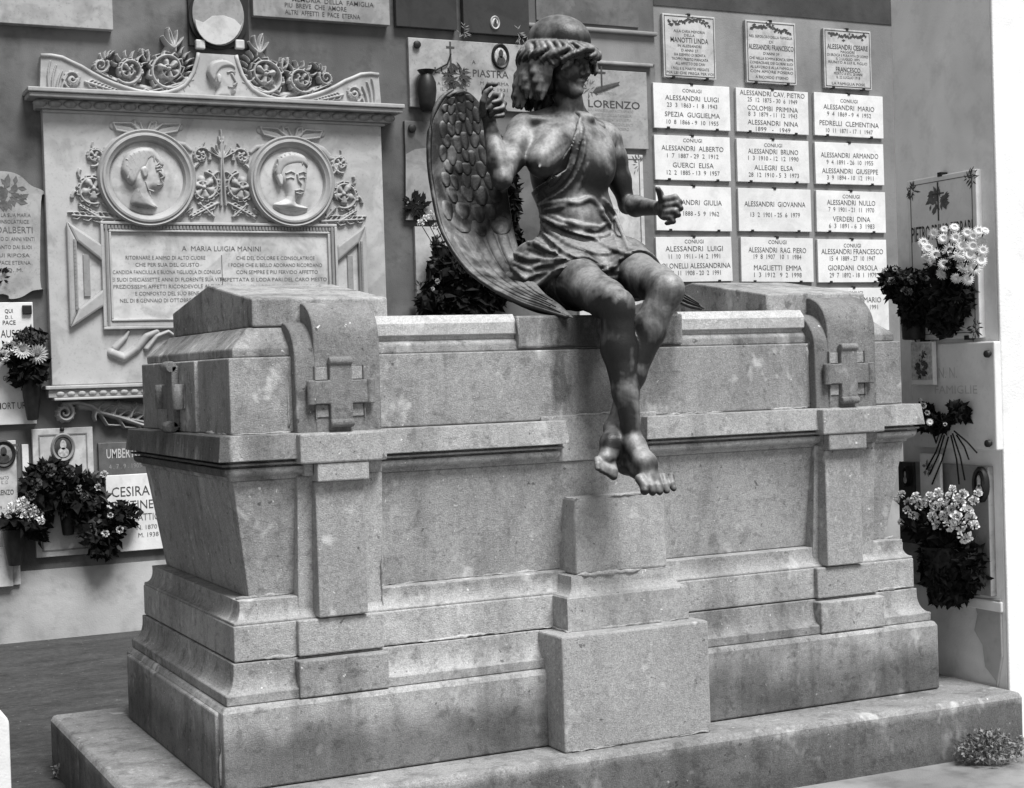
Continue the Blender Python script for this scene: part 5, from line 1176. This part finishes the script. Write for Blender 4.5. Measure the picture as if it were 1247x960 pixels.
# ================================================================ flowers, vases, weeds
def daisy_mesh(name,n,r,mats,cone=.25):
    m=MB()
    for k in range(n):
        a=2*math.pi*k/n; d=np.array((math.cos(a),math.sin(a),0)); t=np.array((-d[1],d[0],0)); w=r*.9*math.pi/n
        m.add([d*r*.15,d*r*.55+t*w+np.array((0,0,r*cone*.7)),d*r+np.array((0,0,r*cone*(.6+.4*(k%2)))),d*r*.55-t*w+np.array((0,0,r*cone*.7))],[(0,1,2,3)])
        m.add([d*r*.1+np.array((0,0,r*.06)),d*r*.4+t*w*.8+np.array((0,0,r*(cone+.12))),d*r*.72+np.array((0,0,r*(cone+.1))),d*r*.4-t*w*.8+np.array((0,0,r*(cone+.12)))],[(0,1,2,3)])
    m.mi=1; m.ell((0,0,r*.16),(r*.24,r*.24,r*.13),None,8,5)
    me=m.mesh(name); [me.materials.append(MATS[q]) for q in mats]; return me
def pom_mesh(name,n,r,mat,seed):
    m=MB(); g=np.random.default_rng(seed)
    for k in range(n):
        ct=g.uniform(-.25,1); a=g.uniform(0,6.283); st=math.sqrt(1-ct*ct); d=np.array((st*math.cos(a),st*math.sin(a),ct)); t=np.cross(d,g.normal(size=3)); t/=np.linalg.norm(t); b=np.cross(d,t)
        rr=r*g.uniform(.75,1.05); w=r*.26
        m.add([d*rr*.5,d*rr*.85+t*w,d*rr+b*w*.5,d*rr*.85-t*w],[(0,1,2,3)])
    me=m.mesh(name); me.materials.append(MATS[mat]); return me
FL={'daisy_white':daisy_mesh('flower',20,1,('petal_white','petal_white'),.35),'daisy_dark':daisy_mesh('flower',18,1,('petal_pale','flower_eye'),.1),
    'pom_white':pom_mesh('flower',46,1,'petal_white',1),'pom_pale':pom_mesh('flower',46,1,'petal_pale',2),'pom_dark':pom_mesh('flower',40,1,'petal_dark',3)}
def foliage(parent,blobs,n,size,mat,seed,name='foliage',curl=.3,droop=0):
    g=np.random.default_rng(seed); m=MB(); tot=sum(b[2] for b in blobs)
    for c,r,w in blobs:
        c=np.array(c); r=np.array(r)
        for k in range(int(n*w/tot)):
            d=g.normal(size=3); d/=np.linalg.norm(d); q=c+d*r*g.uniform(.35,1.05); e=d*.8+g.normal(size=3)*.7+np.array((0,0,-droop)); e/=np.linalg.norm(e)
            t=np.cross(e,g.normal(size=3)); t/=np.linalg.norm(t); nn=np.cross(e,t); L=size*g.uniform(.6,1.3); w_=L*g.uniform(.28,.42)
            m.add([q-e*L*.5,q+t*w_-e*L*.1,q+e*L*.2+nn*L*curl*.4,q-t*w_-e*L*.1,q+e*L*.6-nn*L*curl*.3],[(0,1,2),(0,2,3),(1,4,2),(3,2,4)])
    o=m.build(name,mat,parent); o['kind']='stuff'; return o
def stems(parent,base,tips,r=.003,mat='leaf_dark',name='stems'):
    m=MB()
    for t in tips:
        b=np.array(base); t=np.array(t); mid=(b+t)/2+np.array((0,0,.02)); m.tube([b,mid,t],r,5)
    o=m.build(name,mat,parent); o['kind']='stuff'; return o
def put_flower(parent,kind,P,r,face):
    f=Vector(face).normalized(); q=f.to_track_quat('Z','Y').to_matrix().to_4x4()
    return link_copy(FL[kind],'flower',Matrix.Translation(P)@q@Matrix.Rotation(rng.uniform(0,6),4,'Z')@Matrix.Diagonal((r,r,r,1)),parent)
def bouquet(pl,label,cen,off,blobs,nleaf,lsize,flowers,seed,mat='leaf_dark',group=None,name='bouquet',droop=.2,vase_top=None):
    """cen, blobs and flowers are in picture pixels on the plane pl pushed out by off metres"""
    s=.0056 if pl is WALL else .0032
    W3=lambda u,v,c:pl.P(*pl.ab(u,v,c),c)
    root=empty(name,W3(*cen,off)); tag(root,label,'bouquet',group)
    B=[(W3(u,v,off+dz),(rx*s,)*2+(ry*s,) if pl is WALL else (rx*s,rx*s,ry*s),w) for u,v,rx,ry,dz,w in blobs]
    B=[(c,(r[0],min(r[0],.14),r[2]) if pl is WALL else (min(r[0],.10),r[1],r[2]),w) for c,r,w in B]
    foliage(root,B,nleaf,lsize,mat,seed,droop=droop)
    g=np.random.default_rng(seed+100)
    tips=[]
    for kind,u,v,r in flowers:
        P=W3(u,v,off+g.uniform(.06,.13)*(1 if pl is WALL else .7)); fc=(CAM-P)/np.linalg.norm(CAM-P)+g.normal(size=3)*.35+np.array((0,0,.35)); put_flower(root,kind,P,r*s,fc); tips.append(P-np.array(fc)*.01)
    if tips: stems(root,W3(*cen,off),tips)
    return root
def cone_vase(pl,label,u,v0,v1,w0,w1,off,mat='black_metal',cat='vase'):
    s=.0056 if pl is WALL else .0032; A=pl.P(*pl.ab(u,v0,off),off); B=pl.P(*pl.ab(u,v1,off),off); H_=A[2]-B[2]
    r=empty('flower_vase',B); tag(r,label,cat)
    MB().lathe((A[0],A[1],B[2]),[(w1*s*.5*.8,0),(w1*s*.5,.004),(w1*s*.5*.3+w0*s*.5*.7,H_*.6),(w0*s*.5,H_*.96),(w0*s*.54,H_),(w0*s*.42,H_),(w0*s*.36,H_*.8)],16).build('body',mat,r,auto=40)
    p=(A+B)/2; q=p+(-pl.n)*off; m=MB(); m.tube([p,q],.008,6); m.build('bracket',mat,r)
    return r
# -- left end of the wall
cone_vase(WALL,'dark conical vase on the white plaque with bold letters',38,462,512,22,12,.09)
bouquet(WALL,'bouquet of dark-eyed daisies and dark roses on the white lettered plaque',(37,462),.10,[(34,448,20,24,.0,3),(38,412,14,9,0,1.4),(18,430,16,12,0,1)],420,.075,
  [('daisy_dark',46,431,12),('daisy_dark',27,427,10.5),('pom_pale',12,424,9),('pom_pale',4,434,8),('pom_dark',38,411,9),('pom_dark',25,412,7),('pom_dark',50,414,7)],21)
cone_vase(WALL,'small dark pot on the framed plaque under the big dark bouquet',82,622,652,17,12,.08)
bouquet(WALL,'big dark bouquet of roses and leaves on the framed plaque',(80,622),.10,[(62,596,31,30,0,4),(92,604,26,30,0,3),(58,575,20,12,0,1)],900,.075,
  [('pom_dark',60,573,9),('pom_dark',84,574,8),('pom_dark',44,590,8),('pom_dark',70,590,9),('pom_pale',97,596,6),('pom_pale',103,606,6),('pom_dark',38,604,7)],22)
bouquet(WALL,'spiky bouquet with pale-edged leaves between the framed and the thin-lettered plaques',(108,650),.10,[(108,600,20,24,0,3),(110,640,12,24,0,1.6)],240,.075,
  [('pom_pale',127,578,5),('pom_pale',120,594,5)],23,mat='leaf_mid')
bouquet(WALL,'trailing ivy-like spray hanging over the thin-lettered plaque',(130,668),.09,[(142,628,26,16,0,3),(130,652,18,18,0,3),(125,672,16,8,0,1)],480,.06,
  [('pom_pale',146,645,5),('pom_pale',128,650,5),('pom_pale',157,628,4),('pom_pale',134,628,4)],24)
cone_vase(WALL,'tall dark vase under the white bouquet at the cream plaque',17,645,689,24,14,.09)
bouquet(WALL,'bouquet of white flowers in the tall dark vase at the cream plaque',(20,648),.10,[(28,634,22,14,0,2),(48,640,8,18,0,1)],260,.075,
  [('pom_white',u,v,r) for u,v,r in ((17,617,7),(27,612,7),(37,618,8),(46,626,7),(24,624,8),(35,628,7),(12,626,6),(50,634,5))],25)
# -- behind the angel
bouquet(WALL,'large black mass of leaves with a few white flowers, behind the angel\'s wing',(580,392),.14,[(574,340,54,44,0,5),(606,300,30,60,.02,4),(545,370,36,22,0,2),(610,230,20,60,.0,3)],5200,.10,  # upper leaves by the arm are added to stand in for the wing's shade
  [('pom_white',519,267,6),('pom_white',512,272,5),('pom_white',525,261,5),('daisy_white',618,281,6),('pom_pale',531,276,5)],26,droop=.3)
bouquet(WALL,'ragged pale-tipped sprig at the edge of the black mass of leaves',(540,340),.16,[(532,300,10,14,0,1),(535,330,12,22,0,2)],110,.06,[('pom_pale',533,343,4),('pom_pale',527,352,3)],27,mat='leaf_mid')
# -- on the pilaster
cone_vase(RET,'black square vase under the wilted bouquet on the pilaster',1112,376,414,34,30,.06)
bouquet(RET,'wilted dark rose bouquet on the pilaster beside the white daisies',(1112,380),.08,[(1105,350,30,24,0,3),(1116,378,22,22,0,2),(1085,340,14,16,0,1)],900,.045,
  [('pom_dark',1098,335,8),('pom_pale',1080,352,8),('pom_pale',1086,342,6),('pom_pale',1078,330,5),('pom_dark',1112,340,8),('pom_dark',1125,335,8),('pom_pale',1090,328,4),('pom_dark',1104,356,9)],31)
cone_vase(RET,'black vase under the white daisy bouquet on the pilaster',1150,380,412,30,22,.05)
bouquet(RET,'full bouquet of white daisies with dark leaves on the pilaster plaque',(1155,385),.09,[(1160,320,34,22,0,3),(1158,362,30,30,0,4),(1150,392,22,18,0,1.5)],1300,.05,
  [('daisy_white',u,v,r) for u,v,r in ((1124,296,8),(1138,284,8),(1170,300,10),(1158,318,10),(1146,334,9),(1180,312,10),(1194,318,9),(1178,340,9),(1164,340,8),(1196,294,8),(1186,288,8),(1128,316,8),(1140,312,11),(1156,306,11),(1170,314,11),(1184,300,10),(1187,326,11),(1172,328,10),(1150,322,9),(1130,304,9),(1165,290,9),(1149,291,8),(1178,284,8),(1192,282,8),(1197,305,8),(1136,320,8),(1162,278,7),(1199,282,6),(1150,280,6))],32)
rr=bouquet(RET,'dried dark wreath with bow and hanging twigs on the pale pilaster plaque',(1140,540),.07,[(1140,515,26,12,0,4),(1168,502,14,12,0,2),(1128,505,12,16,0,2)],700,.045,
  [('daisy_white',1132,514,5),('pom_pale',1124,494,5),('pom_pale',1129,503,4),('pom_pale',1120,488,4),('pom_pale',1151,517,3)],33)
W3=lambda u,v,c:RET.P(*RET.ab(u,v,c),c)
m=MB()
for (u0,v0,u1,v1) in ((1150,530,1132,578),(1155,532,1135,590),(1158,530,1168,590),(1160,528,1175,585),(1148,528,1128,572),(1162,525,1190,552),(1165,530,1180,560)): m.tube([W3(u0,v0,.08),W3((u0+u1)/2+2,(v0+v1)/2,.09),W3(u1,v1,.07)],.0035,5)
m.build('hanging_twigs','leaf_dark',rr)['kind']='stuff'
cone_vase(RET,'black vase in the corner under the white blossom bouquet',1150,665,735,58,44,.08)
bouquet(RET,'white blossom bouquet with black leaves low on the pilaster beside the tomb',(1145,680),.08,[(1142,640,50,26,0,3),(1152,690,36,40,0,5),(1158,722,26,16,0,1.5),(1185,690,14,30,0,1.2)],1700,.055,
  [('pom_white',u,v,r) for u,v,r in ((1116,606,8),(1124,612,8),(1138,618,9),(1150,618,9),(1160,620,9),(1172,602,8),(1182,632,9),(1110,638,7),(1120,630,8),(1142,640,8),(1156,640,9),(1170,640,9),(1104,622,7),(1098,602,6),(1106,612,7),(1092,608,5),(1120,618,8),(1132,606,8),(1143,600,7),(1156,606,8),(1168,612,9),(1178,622,9),(1186,610,7),(1165,630,9),(1150,628,8),(1136,630,8),(1112,628,7),(1126,640,6),(1175,654,11),(1187,640,7),(1098,636,6),(1146,612,6),(1160,596,6),(1191,600,6))],34)
# -- weeds on the ground in front of the step
def weed(label,u,v,z,blobs,n,size,seed,mat='leaf_weed',name='weed'):
    c=onZ(u,v,z); r=empty(name,c); tag(r,label,'weed')
    B=[(onZ(a,b,z)*np.array((1,1,0))+np.array((0,0,h)),rad,w) for a,b,h,rad,w in blobs]
    o=foliage(r,B,n,size,mat,seed,'leaves',droop=-.3)
    g=np.random.default_rng(seed); tips=[B[i%len(B)][0]+g.normal(size=3)*np.array(B[i%len(B)][1])*.6 for i in range(14)]
    stems(r,c,tips,.002,mat); return r
weed('clump of small-leaved weed at the foot of the step by the pilaster',1205,932,0.004,[(1195,930,.07,(.10,.07,.06),2),(1225,930,.06,(.13,.07,.05),3),(1178,930,.05,(.05,.05,.045),1),(1205,930,.10,(.07,.05,.04),1.5)],900,.018,41)
w=weed('thin sprig with two pale blossoms against the step front',1103,932,0.004,[(1100,932,.05,(.02,.02,.03),1)],26,.02,42)
b=onZ(1103,932,.004)
for q,(u,v,r_) in enumerate(((1126,895,.016),(1107,888,.012),(1094,918,.014),(1104,900,.010))):
    P=b+np.array((ray(u,v)[0]*0,0,0)); P=onY(u,v,b[1]); stems(w,b,[P],.003,'leaf_weed','stem'); put_flower(w,'pom_white',P,r_,(-.3,-.9,.3))
m=MB(); m.tube([onY(1088,907,b[1]-.01),onY(1098,922,b[1]-.02),onY(1118,934,b[1]-.03)],.005,5); m.build('dry_twig','leaf_dark',w)
weed('tiny tuft of weed at the end of the step by the marker',74,948,0.006,[(74,948,.04,(.03,.03,.03),1)],90,.02,43)
# -- white marble marker at the left edge
c=onY(11,866,.9); mk=MB(); x1=c[0]; z1=c[2]; pr=[(x1,0.0),(x1,z1-.05)]+[(x1-.05+.05*math.cos(t),z1-.05+.05*math.sin(t)) for t in np.linspace(0.2,math.pi/2,6)]+[(x1-.35,z1),(x1-.40,z1-.05),(x1-.40,0.0)]
mk.prism([(x,.9,z) for x,z in pr],(0,.12,0)); o=mk.build('grave_marker','plaster_white',None,bevel=.008); tag(o,'low round-shouldered white marble marker standing on the floor','grave marker')
flush_text()
